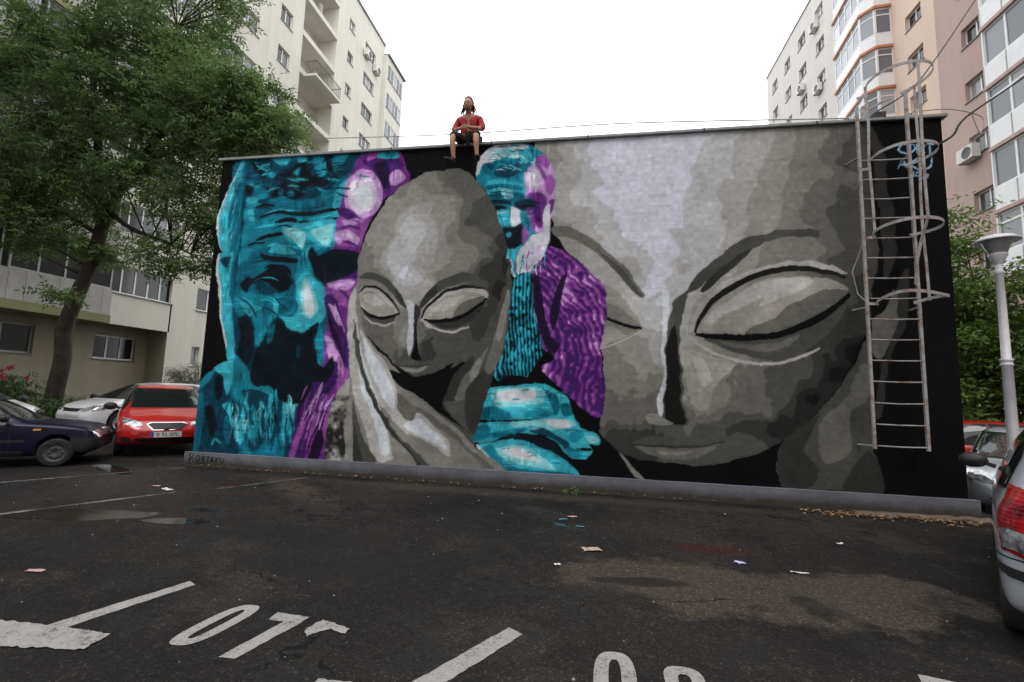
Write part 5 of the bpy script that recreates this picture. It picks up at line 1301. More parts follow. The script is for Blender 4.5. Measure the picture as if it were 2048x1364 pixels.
for d in np.arange(.1, .86, .15):
    m.bar((d, 18.55 - 10, zb + .16), (d, 18.55 - 10, zb + 1.1), .018, .018); m.bar((d, 21.55 - 10, zb + .16), (d, 21.55 - 10, zb + 1.1), .018, .018)
m.bar((.86, 8.52, zb + 1.1), (.86, 11.58, zb + 1.1), .04, .03); m.bar((.05, 8.55, zb + 1.1), (.86, 8.55, zb + 1.1), .03, .03); m.bar((.05, 11.55, zb + 1.1), (.86, 11.55, zb + 1.1), .03, .03)
m.build('balcony_railing', M['hub'], left)
# far end stack of glazed loggias
facade(left, 'end_wall', lambda u, d, z: (d + .35, u - 10, z), 29.6, 33.1, -.1, 32.3, [(29.75, 32.95, FL[k] + .25, FL[k] + 1.7) for k in range(5, 11)], 'cream', .15)
MB().box((-10, 29.601 - 10, -.1), (.08, 33.095 - 10, 32.25)).build('end_core', M['cream'], left)
MB().box((-10, 29.5 - 10, 32.3), (.55, 33.35 - 10, 32.42)).build('end_roof', M['flash'], left)
MB().box((.351 - .35, 29.5 - 10, -.1), (.349, 29.6 - 10, 32.29)).build('end_return', M['cream'], left)
for k in range(5, 11): window(left, (.5 - .15, 31.35 - 10, FL[k] + .25), LR, 3.2, 1.45, 5, rec=.02, sill=True)
MB().box((-12, -18, TOP + .001), (.12, 19.58, TOP + .14)).build('roof_edge', M['flash'], left)
MB().box((-12, -18.1, -.1), (-1.75, 19.6, TOP)).build('core', M['cream'], left)
ac_unit('air conditioner beside the wide top window of the cream block, nearest the tree', (XL + .0, 12.35, 21.35), LR)
ac_unit('left of two air conditioners at the top of the far cream wall', (XL, 26.2, 29.55), LR)
ac_unit('right of two air conditioners at the top of the far cream wall', (XL, 27.9, 29.3), LR)
ac_unit('air conditioner low on the far cream wall just above the mural roof', (XL, 25.8, 18.5), LR)

# ---- right block (pale wing, peach recess with bay, mauve front)
right = empty('apartment_block', (23.3, 14, 0), 0, 'tall apartment block at right in mauve, peach and pale grey with white bays', 'building', 'apartment blocks around the yard')
def rp(X): return lambda u, d, z: (X - d - 23.3, u - 14, z)
RR = R(90)
# pale wing x = 24.3
h1 = []; w1 = []
cz = [31.0 - 2.74 * k for k in range(8)]
for z in cz:
    for (a, b, n) in ((36.7, 37.9, 2), (33.8, 35.0, 2), (30.85, 32.2, 2), (27.9, 29.15, 2)):
        h1.append((a, b, z - .02, z + 1.0)); w1.append(((a + b) / 2, z - .02, b - a, 1.02, n))
facade(right, 'pale_wall', rp(24.3), 26.5, 39.2, -.1, 33.6, h1, 'cream_r', .22)
for u, z, w, h, n in w1: window(right, (1.0, u - 14, z), RR, w, h, n, rec=.14)
MB().box((.93, 26.5 - 14, 33.601), (8, 39.3 - 14, 33.72)).build('roof_edge', M['flash'], right)
MB().box((1.3, 26.502 - 14, -.1), (8, 39.19 - 14, 33.59)).build('core', M['cream_r'], right)
m = MB(); m.add([(1.0, 12.5, -.1), (2.0, 12.5, -.1), (2.0, 12.5, 33.6), (1.0, 12.5, 33.6)], [(0, 1, 2, 3)]); m.build('pale_wall', M['cream_r'], right)
# peach recess x = 25.3
hz_ = [23.35 - .15 - 2.5 * k for k in range(-5, 6)]
h2 = [(19.45, 20.75, z, z + .95) for z in hz_]
facade(right, 'peach_wall', rp(25.3), 15.5, 22.6, -.1, 36, h2, 'peach', .25)
for a, b, z, q in h2: window(right, (2.0, (a + b) / 2 - 14, z), RR, b - a, q - z, 2, rec=.18)
MB().box((2.4, 15.6 - 14, -.1), (8, 26.49 - 14, 36)).build('core', M['peach'], right)
# white bay with orange bands
BP = [(24.32, 26.48), (23.95, 22.75), (24.45, 22.05), (25.32, 22.0)]
BP = [(x - 23.3, y - 14) for x, y in BP]
def prism(pts, z0, z1):
    n = len(pts); m = MB(); m.add([(x, y, z) for z in (z0, z1) for x, y in pts], [tuple(range(n))[::-1], tuple(range(n, 2 * n))] + [(i, (i + 1) % n, n + (i + 1) % n, n + i) for i in range(n)]); return m
def grow(pts, g):
    cx, cy = 26.2 - 23.3, 25 - 14
    return [(x + (x - cx) / math.hypot(x - cx, y - cy) * g, y + (y - cy) / math.hypot(x - cx, y - cy) * g) for x, y in pts]
bandz = [26.0 - 2.68 * k for k in range(-2, 6)]
for z in bandz:
    prism(grow(BP, .16) + [(2.1, 12.45)], z, z + .16).build('bay_band', M['orange'], right)
    prism(grow(BP, .03) + [(2.1, 12.45)], z + .165, z + .98).build('bay_parapet', M['pvc'], right)
    prism(grow(BP, -.12) + [(2.1, 12.45)], z - 1.70, z - .005).build('bay_core', M['glass_dark'], right)
    for (a, b), n in zip(zip(BP, BP[1:]), (4, 1, 1)):
        w = math.hypot(b[0] - a[0], b[1] - a[1]); ang = math.atan2(b[1] - a[1], b[0] - a[0]) + math.pi
        window(right, ((a[0] + b[0]) / 2, (a[1] + b[1]) / 2, z - 1.69), ang, round(w, 3), 1.685, n, sill=False, rec=-.03, transom=1.25, fw=.07, glass='glass_pale')
# mauve front x = 23.3
h3 = [(12.92, 14.12, 17.15 - 2.5 * k, 18.05 - 2.5 * k) for k in range(-3, 6)]
facade(right, 'mauve_wall', rp(23.3), -12, 15.55, -.1, 36, h3, 'mauve', .25)
for a, b, z, q in h3: window(right, (0, (a + b) / 2 - 14, z), RR, b - a, q - z, 2, rec=.18)
m = MB(); m.add([(0, 1.55, -.1), (8, 1.55, -.1), (8, 1.55, 36), (0, 1.55, 36)], [(3, 2, 1, 0)]); m.add([(.4, -26, -.1), (8, -26, -.1), (8, -26, 36), (.4, -26, 36)], [(0, 1, 2, 3)]); m.build('mauve_wall', M['mauve'], right)
# white glazed balconies in front of the mauve wall, x = 22.6
for k in range(-3, 5):
    z = 16.45 - 2.5 * k - .1; d0 = -.85
    u0, u1 = 3.0 - 14, 12.0 - 14
    MB().box((d0 - .05, u0, z), (-.003, u1 + .03, z + .14)).build('balcony_slab', M['mauve'], right)
    MB().box((d0, u0, z + .142), (-.004, u1, z + 1.0)).build('balcony_parapet', M['pvc'], right)
    for u in np.arange(u1 - 4.0, u1 + .01, 1.0):
        q = link('parapet_joint', shared('pj', lambda: MB().box((-.012, -.02, .15), (-.001, .02, .99)).mesh('parapet_joint', M['panel_grey'])), None, right); q.location = (d0, u, z)
    MB().box((d0 + .14, u0, z + 1.001), (-.005, u1 - .10, z + 2.49)).build('balcony_room', M['glass_dark'], right)
    nn = 0
    for a in np.arange(u1 - 2.0, u0, -2.0):
        window(right, (d0 + .06, a + 1.0, z + 1.002), RR, 2.0, 1.495, 2, sill=False, rec=.0, fw=.08, glass='glass_pale', transom=None if (k + nn) % 2 else 1.1); nn += 1
    window(right, (-.45, u1 + .0, z + 1.002), R(0), .8, 1.495, 1, sill=False, rec=.0, fw=.07)
ac_unit('air conditioner under a window on the mauve wall', (23.3, 13.9, 11.95), RR)
ac_unit('topmost air conditioner on the pale grey wall', (24.3, 28.9, 31.0 - .75 + .05), RR)
ac_unit('air conditioner on the pale grey wall, lower left of the three there', (24.3, 31.5, 26.9), RR)
ac_unit('air conditioner on the pale grey wall, lower right of the three there', (24.3, 28.7, 27.55 - 2.9 + .35), RR)

# ---- unseen block added behind the viewer to close the yard and balance the light
near = empty('apartment_block', (8, -24, 0), 0, 'unseen grey apartment block added behind the viewer to balance the light', 'building', 'apartment blocks around the yard')
hn = [(u, u + 1.8, 2.4 + 2.75 * k, 3.7 + 2.75 * k) for k in range(9) for u in np.arange(-24, 24, 4.0)]
facade(near, 'wall', lambda u, d, z: (u, d, z), -27, 27, -.1, 27, hn, 'cream_r', .2)
for a, b, c, d in hn: window(near, ((a + b) / 2, 0, c), 0, b - a, d - c, 2, sill=False)
MB().box((-27, -11, -.1), (27, -.35, 26.9)).build('core', M['cream_r'], near)
# ---------------------------------------------------------------- trees and shrubs
def leaf_cloud(centres, per, spread, leaflet, size, mat, droop=.25, flat=.6, rng=NR):
    """compound leaves: a short rachis with pairs of leaflets; centres = (x, y, z, scale)"""
    c = np.asarray(centres, float); n = len(c) * per
    base = np.repeat(c[:, :3], per, 0) + rng.standard_normal((n, 3)) * np.repeat(c[:, 3:4], per, 0) * np.array([spread, spread, spread * flat])
    d = rng.standard_normal((n, 3)); d[:, 2] = d[:, 2] * .35 - droop; d /= np.linalg.norm(d, axis=1, keepdims=True)
    up = np.array([0, 0, 1.0]) + .45 * rng.standard_normal((n, 3)); s = np.cross(d, up); s /= np.linalg.norm(s, axis=1, keepdims=True); nrm = np.cross(s, d)
    V = []; k = leaflet
    sc = size * rng.uniform(.7, 1.3, (n, 1))
    for j in range(k):
        f = (j // 2 + .6) / (k / 2); side = (1 if j % 2 else -1); tip = j == k - 1
        o = base + d * (f * 3.0) * sc; ld = d * .45 + s * side * .9 if not tip else d
        ld = ld + .25 * rng.standard_normal((n, 3)); ld[:, 2] -= .15; ld /= np.linalg.norm(ld, axis=1, keepdims=True)
        w = np.cross(ld, nrm); w /= np.linalg.norm(w, axis=1, keepdims=True) + 1e-9
        w = w + .35 * nrm * rng.standard_normal((n, 1))
        V.append(np.stack([o, o + ld * sc * .5 + w * sc * .21, o + ld * sc * 1.15, o + ld * sc * .5 - w * sc * .21], 1))
    V = np.concatenate(V, 0); nf = len(V)
    return V.reshape(-1, 3), np.arange(nf * 4).reshape(-1, 4)
def tree(label, base, limbs, centres, per, mat, leaflet=9, size=.085, spread=.42, group=None, r0=.28, name='tree', flat=.6, cat='tree', rng=NR):
    o = empty(name, base, 0, label, cat, group); b = Vector(base)
    m = MB(); pts_all = []
    for pts, ra, rb in limbs:
        pts = curve_pts(pts, 5, False) if len(pts) > 2 else np.array(pts, float); k = len(pts)
        rr = [ra + (rb - ra) * i / (k - 1) for i in range(k)]
        m.tube([Vector(p) - b for p in pts], rr, 9); pts_all += [(Vector(p), r) for p, r in zip(pts, rr)]
    P = np.array([p for p, r in pts_all])
    for c in centres:
        dd = np.linalg.norm(P - np.array(c[:3]), axis=1) + .6 * np.maximum(0, P[:, 2] - c[2]); i = int(dd.argmin()); a, r = pts_all[i]; e = Vector(c[:3])
        if (e - a).length > .3:
            mid = a.lerp(e, .5) + Vector((random.uniform(-.2, .2), random.uniform(-.2, .2), random.uniform(0, .25))) * min(1, (e - a).length / 2)
            m.tube([a - b, mid - b, e - b], [min(r * .5, .035 + .012 * (e - a).length), .02, .008], 5, False)
    m.build('trunk', M['bark'], o)
    v, f = leaf_cloud(centres, per, spread, leaflet, size, mat, flat=flat, rng=rng)
    v = v - np.array(base); link('crown', fast_mesh('crown', v, f, M[mat]), None, o); return o
def fill(ells, n, rng):
    out = []
    for (c, r, w) in ells:
        for _ in range(max(1, int(n * w))):
            q = rng.standard_normal(3); q /= np.linalg.norm(q); q *= rng.uniform(.35, 1) ** .5
            out.append((c[0] + q[0] * r[0], c[1] + q[1] * r[1], c[2] + q[2] * r[2], rng.uniform(.6, 1.35)))
    return out
rng = np.random.default_rng(3)
trunk = [(-9.80, 4.6, -.05), (-9.63, 4.53, 1.0), (-9.38, 4.45, 2.14), (-9.34, 4.35, 3.1), (-9.0, 4.3, 4.07), (-8.47, 4.25, 5.37), (-8.16, 4.18, 6.5), (-7.86, 4.14, 7.31)]
limbs = [(trunk, .25, .17), ([(-7.86, 4.14, 7.31), (-6.96, 4.0, 8.12), (-5.73, 3.6, 9.07), (-4.11, 3.29, 9.88), (-2.65, 3.08, 10.39)], .15, .04),
         ([(-6.46, 3.87, 8.48), (-4.85, 3.53, 8.5), (-3.27, 3.29, 8.55), (-1.65, 3.2, 9.02)], .11, .03), ([(-8.16, 4.18, 6.5), (-8.19, 3.9, 8.05), (-8.15, 3.63, 9.59), (-8.12, 3.24, 11.34), (-7.81, 2.97, 14.0)], .16, .05),
         ([(-8.19, 3.9, 8.05), (-8.68, 3.22, 9.71), (-9.57, 2.65, 10.71), (-10.82, 2.13, 11.58)], .13, .04), ([(-8.01, 4.15, 6.98), (-6.89, 4.04, 6.3), (-5.44, 3.94, 5.8), (-4.52, 3.94, 5.4)], .09, .025),
         ([(-8.3, 4.2, 6.2), (-9.3, 3.9, 6.8), (-10.6, 3.6, 7.2)], .09, .03), ([(-6.0, 3.7, 8.9), (-5.6, 3.2, 10.5), (-5.0, 3.1, 12.2)], .11, .03)]
ells = [((-8.2, 3.2, 11.0), (2.4, 1.8, 1.9), .17), ((-5.6, 3.1, 11.2), (1.9, 1.7, 1.6), .15), ((-5.2, 3.2, 13.0), (2.4, 1.8, 1.2), .09), ((-3.6, 3.2, 9.6), (1.6, 1.4, 1.1), .13), ((-2.4, 3.2, 9.5), (1.0, 1.1, 1.0), .08),
        ((-1.75, 3.25, 8.5), (.7, .9, .6), .04), ((-3.0, 3.4, 8.3), (1.5, 1.1, .7), .085), ((-6.2, 3.5, 9.2), (1.7, 1.4, 1.2), .11), ((-9.7, 3.2, 8.7), (1.6, 1.2, 1.5), .12), ((-8.7, 3.5, 7.3), (1.4, 1.0, 1.0), .075), ((-10.4, 3.5, 6.9), (1.1, .8, .7), .04),
        ((-6.4, 3.2, 7.7), (1.2, .6, .5), .03), ((-4.6, 3.8, 7.3), (1.2, .9, .8), .045), ((-4.5, 4.0, 6.3), (.85, .7, .7), .03), ((-3.5, 3.9, 6.6), (.6, .6, .7), .022), ((-5.6, 4.0, 5.6), (.8, .5, .45), .022), ((-8.3, 4.4, 6.0), (1.5, .4, .7), .035), ((-9.9, 3.6, 6.2), (.9, .6, .7), .03), ((-10.5, 2.6, 11.6), (1.5, 1.2, 1.5), .08), ((-7.9, 3.0, 13.6), (2.0, 1.5, 1.4), .08)]
cen = fill(ells, 300, rng) + [(-8.35, 3.4, 4.1, .55), (-8.15, 3.5, 4.05, .4), (-4.1, 4.0, 4.95, .55), (-4.4, 4.0, 5.1, .6), (-3.75, 4.0, 5.15, .4), (-5.3, 4.0, 4.9, .5)]
tree('tall green ash tree with dark leaning trunk beside the left block', (-9.8, 4.6, -.05), limbs, cen, 34, 'leaf_a', 9, .115, .33, 'trees around the yard', rng=rng)
def broad(label, base, h, r, n, seed, mat='leaf_b', per=40, size=.15):
    rg = np.random.default_rng(seed); x, y, z = base
    tr = [(x, y, z - .1), (x + .1, y, z + h * .25), (x - .1, y + .1, z + h * .5), (x, y, z + h * .85)]; lim = [(tr, .16, .04)]
    for k in range(6):
        a = k * 1.05 + seed; lim.append(([(x, y, z + h * (.2 + .09 * k)), (x + math.cos(a) * r * .5, y + math.sin(a) * r * .5, z + h * (.32 + .09 * k)), (x + math.cos(a) * r * .85, y + math.sin(a) * r * .85, z + h * (.38 + .09 * k))], .06, .02))
    c = fill([((x, y, z + h * .30), (r * .95, r * .9, h * .22), .32), ((x, y, z + h * .55), (r, r, h * .24), .42), ((x, y, z + h * .82), (r * .65, r * .65, h * .17), .26)], n, rg)
    return tree(label, base, lim, c, per, mat, 5, size, .34, 'trees around the yard', rng=rg, flat=.45)
broad('bright green maple tree close behind the mural building at right', (17.0, 7.4, -.22), 7.6, 1.9, 105, 21)
broad('dark green bushy tree behind the white lamp post', (19.4, 6.2, -.22), 5.9, 1.9, 105, 22)
broad('low green tree behind the parked red car', (18.6, 9.8, -.22), 6.4, 2.6, 120, 23)
broad('green tree at the right edge beyond the lamp post', (21.2, 5.6, -.22), 6.0, 1.6, 90, 24)
def shrub(label, base, r, h, n, per, mat, size, group='shrubs in the planted strip', seed=1, name='shrub', leaflet=5):
    rg = np.random.default_rng(seed); x, y, z = base; c = fill([((x, y, z + h * .55), (r, r, h * .42), 1.0)], n, rg)
    lim = [([(x, y, z), (x + rg.uniform(-.5, .5) * r, y + rg.uniform(-.5, .5) * r, z + h * .6)], .02, .008) for _ in range(5)]
    return tree(label, base, lim, c, per, mat, leaflet, size, .16, group, name=name, cat='shrub', rng=rg)
rose = shrub('rose bush with red flowers left of the leaning trunk', (-10.3, 3.7, .1), .85, 1.55, 34, 24, 'leaf_c', .085, seed=4, name='rose_bush')
rg = np.random.default_rng(8)
for _ in range(15):
    m = MB()
    x, y, z = rg.uniform(-.8, .8), rg.uniform(-.7, .3), rg.uniform(1.15, 1.75)
    for k in range(9):
        a = k * 2.4; q = Vector((x + .05 * math.cos(a), y + .05 * math.sin(a), z + .012 * k)); w = Vector((math.cos(a + 1.5), math.sin(a + 1.5), .3)) * .035
        m.add([q - w, q + Vector((0, 0, .05)), q + w, q - Vector((0, 0, .04))], [(0, 1, 2, 3)])
    m.build('flower', M['petal'], rose)
shrub('low green shrub at the foot of the leaning tree trunk', (-8.9, 4.4, .1), .8, .95, 30, 24, 'leaf_c', .08, seed=5)
shrub('low green shrub right of the trunk behind the white hatchback', (-8.6, 6.3, .1), .9, .85, 26, 22, 'leaf_c', .08, seed=6)
shrub('sparse pale dusty shrub against the bright wall by the mural corner', (-8.6, 8.9, .1), 1.05, 2.3, 60, 40, 'leaf_d', .06, seed=7)
shrub('small shrub left of the rose bush near the yard edge', (-10.6, 2.1, .1), .8, 1.1, 26, 22, 'leaf_c', .08, seed=9)
# ground cover in the bed
rg = np.random.default_rng(12); gc = np.stack([rg.uniform(-12.2, -8.9, 500), rg.uniform(-3, 12, 500), np.full(500, .2), np.full(500, .7)], 1)
v, f = leaf_cloud(gc, 14, .16, 5, .07, 'leaf_c', rng=rg); tag(link('ground_cover', fast_mesh('ground_cover', v, f, M['leaf_c'])), 'green ground cover in the planted strip', None, None, 'stuff')
# ---------------------------------------------------------------- cars
def smooth_interp(xs, ys, x, k):
    y = np.interp(x, xs, ys)
    for _ in range(3):
        yy = np.concatenate([np.full(k, y[0]), y, np.full(k, y[-1])]); c = np.cumsum(np.concatenate([[0], yy])); y2 = (c[2 * k + 1:] - c[:-2 * k - 1]) / (2 * k + 1); y2[0] = y[0]; y2[-1] = y[-1]; y = y2
    return y
def chaikin(p, n):
    for _ in range(n):
        q = [p[0]]
        for a, b in zip(p, p[1:]): q += [a * .75 + b * .25, a * .25 + b * .75]
        q.append(p[-1]); p = q
    return p
HATCH = dict(st=[(-1.98, .38, .60, .72, .78, .50), (-1.95, .30, .72, .83, .95, .56), (-1.88, .25, .79, .90, 1.10, .58), (-1.74, .22, .82, .93, 1.28, .59), (-1.52, .20, .84, .94, 1.41, .60), (-1.0, .19, .85, .93, 1.46, .61), (-.2, .19, .85, .92, 1.48, .61), (.25, .19, .85, .91, 1.43, .61), (.62, .19, .85, .90, 1.25, .62), (1.02, .19, .84, .88, 1.0, .65),
    (1.15, .19, .84, .86, .94, .66), (1.5, .20, .83, .80, .87, .62), (1.78, .23, .79, .73, .79, .58), (1.92, .27, .71, .66, .70, .52), (1.985, .33, .60, .58, .61, .46), (2.01, .40, .48, .52, .54, .38)], wheels=(1.24, -1.26), wr=.30,
    side=[[(.93, .945), (.66, 1.16), (.38, 1.335), (.02, 1.40), (-.14, 1.41), (-.14, .955)], [(-.21, .955), (-.21, 1.41), (-.85, 1.395), (-1.05, 1.33), (-.98, .975)], [(-1.04, .98), (-1.11, 1.31), (-1.38, 1.22), (-1.52, 1.02)]],
    shield=[(-.62, .985), (-.54, 1.38), (.54, 1.38), (.62, .985)], rear=[(-.52, 1.06), (-.47, 1.34), (.47, 1.34), (.52, 1.06)])
COMPACT = dict(st=[(-2.08, .38, .60, .72, .78, .50), (-2.05, .30, .74, .85, .95, .56), (-1.95, .25, .80, .92, 1.08, .58), (-1.75, .22, .84, .95, 1.26, .60), (-1.45, .20, .86, .95, 1.40, .62), (-.9, .19, .87, .94, 1.46, .63), (-.1, .19, .87, .93, 1.47, .63), (.35, .19, .87, .92, 1.41, .63), (.8, .19, .87, .91, 1.20, .65), (1.22, .19, .86, .89, .98, .68),
    (1.36, .19, .86, .87, .94, .68), (1.68, .20, .85, .82, .88, .64), (1.92, .23, .81, .75, .80, .60), (2.05, .27, .73, .67, .71, .54), (2.11, .33, .62, .59, .62, .48), (2.14, .40, .50, .52, .54, .38)], wheels=(1.30, -1.30), wr=.32,
    side=[[(1.12, .95), (.82, 1.15), (.46, 1.33), (.05, 1.39), (-.08, 1.40), (-.08, .96)], [(-.15, .96), (-.15, 1.40), (-.85, 1.385), (-1.05, 1.34), (-1.0, .98)], [(-1.07, .985), (-1.12, 1.32), (-1.38, 1.24), (-1.6, 1.03)]],
    shield=[(-.65, .985), (-.56, 1.38), (.56, 1.38), (.65, .985)], rear=[(-.54, 1.06), (-.49, 1.33), (.49, 1.33), (.54, 1.06)])
SEDAN = dict(st=[(-2.05, .36, .66, .76, .80, .55), (-2.02, .28, .76, .84, .90, .62), (-1.9, .24, .81, .90, .96, .64), (-1.5, .21, .83, .92, .99, .62), (-1.28, .20, .83, .92, 1.06, .60), (-.85, .20, .83, .91, 1.34, .58), (-.45, .20, .83, .90, 1.39, .58), (.1, .20, .83, .89, 1.37, .58), (.42, .20, .83, .88, 1.20, .60), (.78, .20, .83, .87, .95, .66), (.9, .20, .82, .86, .915, .67),
    (1.4, .21, .81, .82, .87, .66), (1.82, .22, .80, .76, .80, .66), (1.96, .25, .77, .70, .73, .64), (2.02, .28, .72, .63, .66, .60), (2.045, .34, .64, .56, .58, .52)], wheels=(1.40, -1.18), wr=.285,
    side=[[(.70, .915), (.50, 1.08), (.22, 1.28), (.02, 1.315), (-.10, 1.32), (-.10, .925)], [(-.16, .925), (-.16, 1.32), (-.62, 1.30), (-.85, 1.2), (-1.0, .95)]],
    shield=[(-.60, .93), (-.52, 1.31), (.52, 1.31), (.60, .93)], rear=[(-.55, 1.03), (-.48, 1.28), (.48, 1.28), (.55, 1.03)])
def car(spec, paint, loc, heading, label, scale=1.0, rim='spokes', detail=None):
    st = np.array(spec['st']); o = empty('parked_car', loc, heading, label, 'car', 'cars parked around the yard'); o.scale = (scale,) * 3
    X = np.concatenate([np.arange(st[0, 0], st[-1, 0], .035), [st[-1, 0]]])
    par = [smooth_interp(st[:, 0], st[:, i], X, 2) for i in range(1, 6)]
    rings = []
    for i, x in enumerate(X):
        z0, w, zb, zr, wr = [q[i] for q in par]
        half = [np.array(q) for q in ((0, z0), (w * .55, z0), (w * .93, z0 + .015), (w * .985, z0 + .10), (w, z0 + .5 * (zb - z0)), (w * .985, zb - .06), (w * .95, zb), (wr + (w * .93 - wr) * .5, zb + (zr - zb) * .5), (wr, zr - .18 * min(1, (zr - zb) * 2) * .5), (wr * .82, zr - .012), (wr * .4, zr + .004), (0, zr + .008))]
        half = chaikin(half, 2); rings.append([(x, -q[0], q[1]) for q in half] + [(x, q[0], q[1]) for q in half[-2:0:-1]])
    n = len(rings[0]); m = MB()
    m.add([v for r in rings for v in r], [(i * n + j, (i + 1) * n + j, (i + 1) * n + (j + 1) % n, i * n + (j + 1) % n) for i in range(len(rings) - 1) for j in range(n)], True)
    m.f.append(tuple(range(n))); m.f.append(tuple(range((len(rings) - 1) * n, len(rings) * n))[::-1]); m.sm += [False, False]
    body = m.build('body', M[paint], o); body.data.materials.append(M['black'])
    bm = bmesh.new(); bm.from_mesh(body.data); bmesh.ops.recalc_face_normals(bm, faces=bm.faces); bm.to_mesh(body.data)
    bvh = BVHTree.FromBMesh(bm); bm.free()
    wr_ = spec['wr']; cut = MB(); 
    for wx_ in spec['wheels']:
        for s in (-1, 1): cut.lathe([(0, -.16), (wr_ + .055, -.16), (wr_ + .055, .35), (0, .35)] if s > 0 else [(0, -.35), (wr_ + .055, -.35), (wr_ + .055, .16), (0, .16)], 28, (wx_, s * .72, wr_ + .02), 'y')
    co = cut.build('cutter', M['black']); co.parent = o
    bm = bmesh.new(); bm.from_mesh(co.data); bmesh.ops.remove_doubles(bm, verts=bm.verts, dist=1e-5); bmesh.ops.recalc_face_normals(bm, faces=bm.faces); bm.to_mesh(co.data); bm.free()
    md = body.modifiers.new('arch', 'BOOLEAN'); md.operation = 'DIFFERENCE'; md.object = co; md.solver = 'EXACT'
    try: md.material_mode = 'TRANSFER'
    except Exception: pass
    bpy.context.view_layer.update(); ev = body.evaluated_get(bpy.context.evaluated_depsgraph_get()); nm = bpy.data.meshes.new_from_object(ev); body.modifiers.clear(); body.data = nm; bpy.data.objects.remove(co)
    def drape(name, poly, axis, mat, off=.006, par=None, step=.05, lab=None):
        # poly lies in the side (x,z), front or rear (y,z) or top (x,y) view and is laid on the bodywork
        ring = []
        for a, b in zip(poly, poly[1:] + poly[:1]):
            k = max(1, int(math.dist(a, b) / step)); ring += [(a[0] + (b[0] - a[0]) * j / k, a[1] + (b[1] - a[1]) * j / k) for j in range(k)]
        lo = (min(p[0] for p in ring), min(p[1] for p in ring)); hi = (max(p[0] for p in ring), max(p[1] for p in ring)); inner = []
        for u in np.arange(lo[0] + step / 2, hi[0], step):
            for v in np.arange(lo[1] + step / 2, hi[1], step): inner.append((u, v))
        N = len(ring); vs2, _, fs, *_r = delaunay_2d_cdt([Vector(p) for p in ring] + [Vector(p) for p in inner], [], [list(range(N))], 1, 1e-4)
        vs = []; 
        for p in vs2:
            u, v = p
            org, d = {'right': ((u, -3, v), (0, 1, 0)), 'left': ((u, 3, v), (0, -1, 0)), 'front': ((4, u, v), (-1, 0, 0)), 'rear': ((-4, u, v), (1, 0, 0)), 'top': ((u, v, 4), (0, 0, -1))}[axis]
            h = bvh.ray_cast(Vector(org), Vector(d))
            if h[0] is None:
                h = bvh.find_nearest(Vector((u, 0, v)) if axis in ('right', 'left') else Vector((1.9 if axis == 'front' else -1.9, u, v)))
            nn = h[1] if h[1].dot(Vector(d)) < 0 else -h[1]; vs.append(h[0] + nn * off)
        m = MB(); m.add(vs, [tuple(f) for f in fs], True); q = m.build(name, M[mat], par or o)
        bm = bmesh.new(); bm.from_mesh(q.data); bmesh.ops.remove_doubles(bm, verts=bm.verts, dist=.002); bmesh.ops.delete(bm, geom=[v for v in bm.verts if not v.link_faces], context='VERTS'); bmesh.ops.recalc_face_normals(bm, faces=bm.faces); bm.to_mesh(q.data); bm.free()
        if lab: q['label'] = lab
        return q
    for ax in ('right', 'left'):
        for poly in spec['side']:
            cx = sum(p[0] for p in poly) / len(poly); cy = sum(p[1] for p in poly) / len(poly)
            drape('window_seal', [(cx + (x - cx) * 1.07, cy + (z - cy) * 1.09) for x, z in poly], ax, 'trim', .004); drape('side_window', poly, ax, 'car_glass', .010)
        d0, d1 = spec['side'][0][-1][0] - .03, spec['side'][0][0][0]
        for x in (d0, d1 + .0): drape('door_seam', [(x - .006, .32), (x + .006, .32), (x + .006, .90), (x - .006, .90)], ax, 'trim', .004)
        drape('door_handle', [(d0 + .06, .80), (d0 + .22, .80), (d0 + .22, .835), (d0 + .06, .835)], ax, 'trim', .015)
        drape('side_moulding', [(-.95, .50), (.92, .50), (.92, .56), (-.95, .56)], ax, 'trim', .008)
        sg = -1 if ax == 'right' else 1
        mx = spec['side'][0][0][0] - .08; mm = MB(); mm.lathe([(0, -.07), (.075, -.06), (.10, -.02), (.105, .03), (.095, .06), (0, .062)], 14, (0, 0, 0), 'x')
        mm.v = [(x, y * 1.15, z * .78) for x, y, z in mm.v]; mm.v = [(x + mx, y + sg * (.84 + .13), z + 1.0) for x, y, z in mm.v]; mm.bar((mx, sg * .80, .95), (mx, sg * .90, .985), .05, .04); mm.build('mirror', M['trim'], o)
    drape('windscreen_seal', [(x * 1.045, .985 + (z - .985) * 1.05 - .015) for x, z in spec['shield']], 'front', 'trim', .004); drape('windscreen', spec['shield'], 'front', 'car_glass', .010)
    drape('rear_window', spec['rear'], 'rear', 'car_glass', .008)
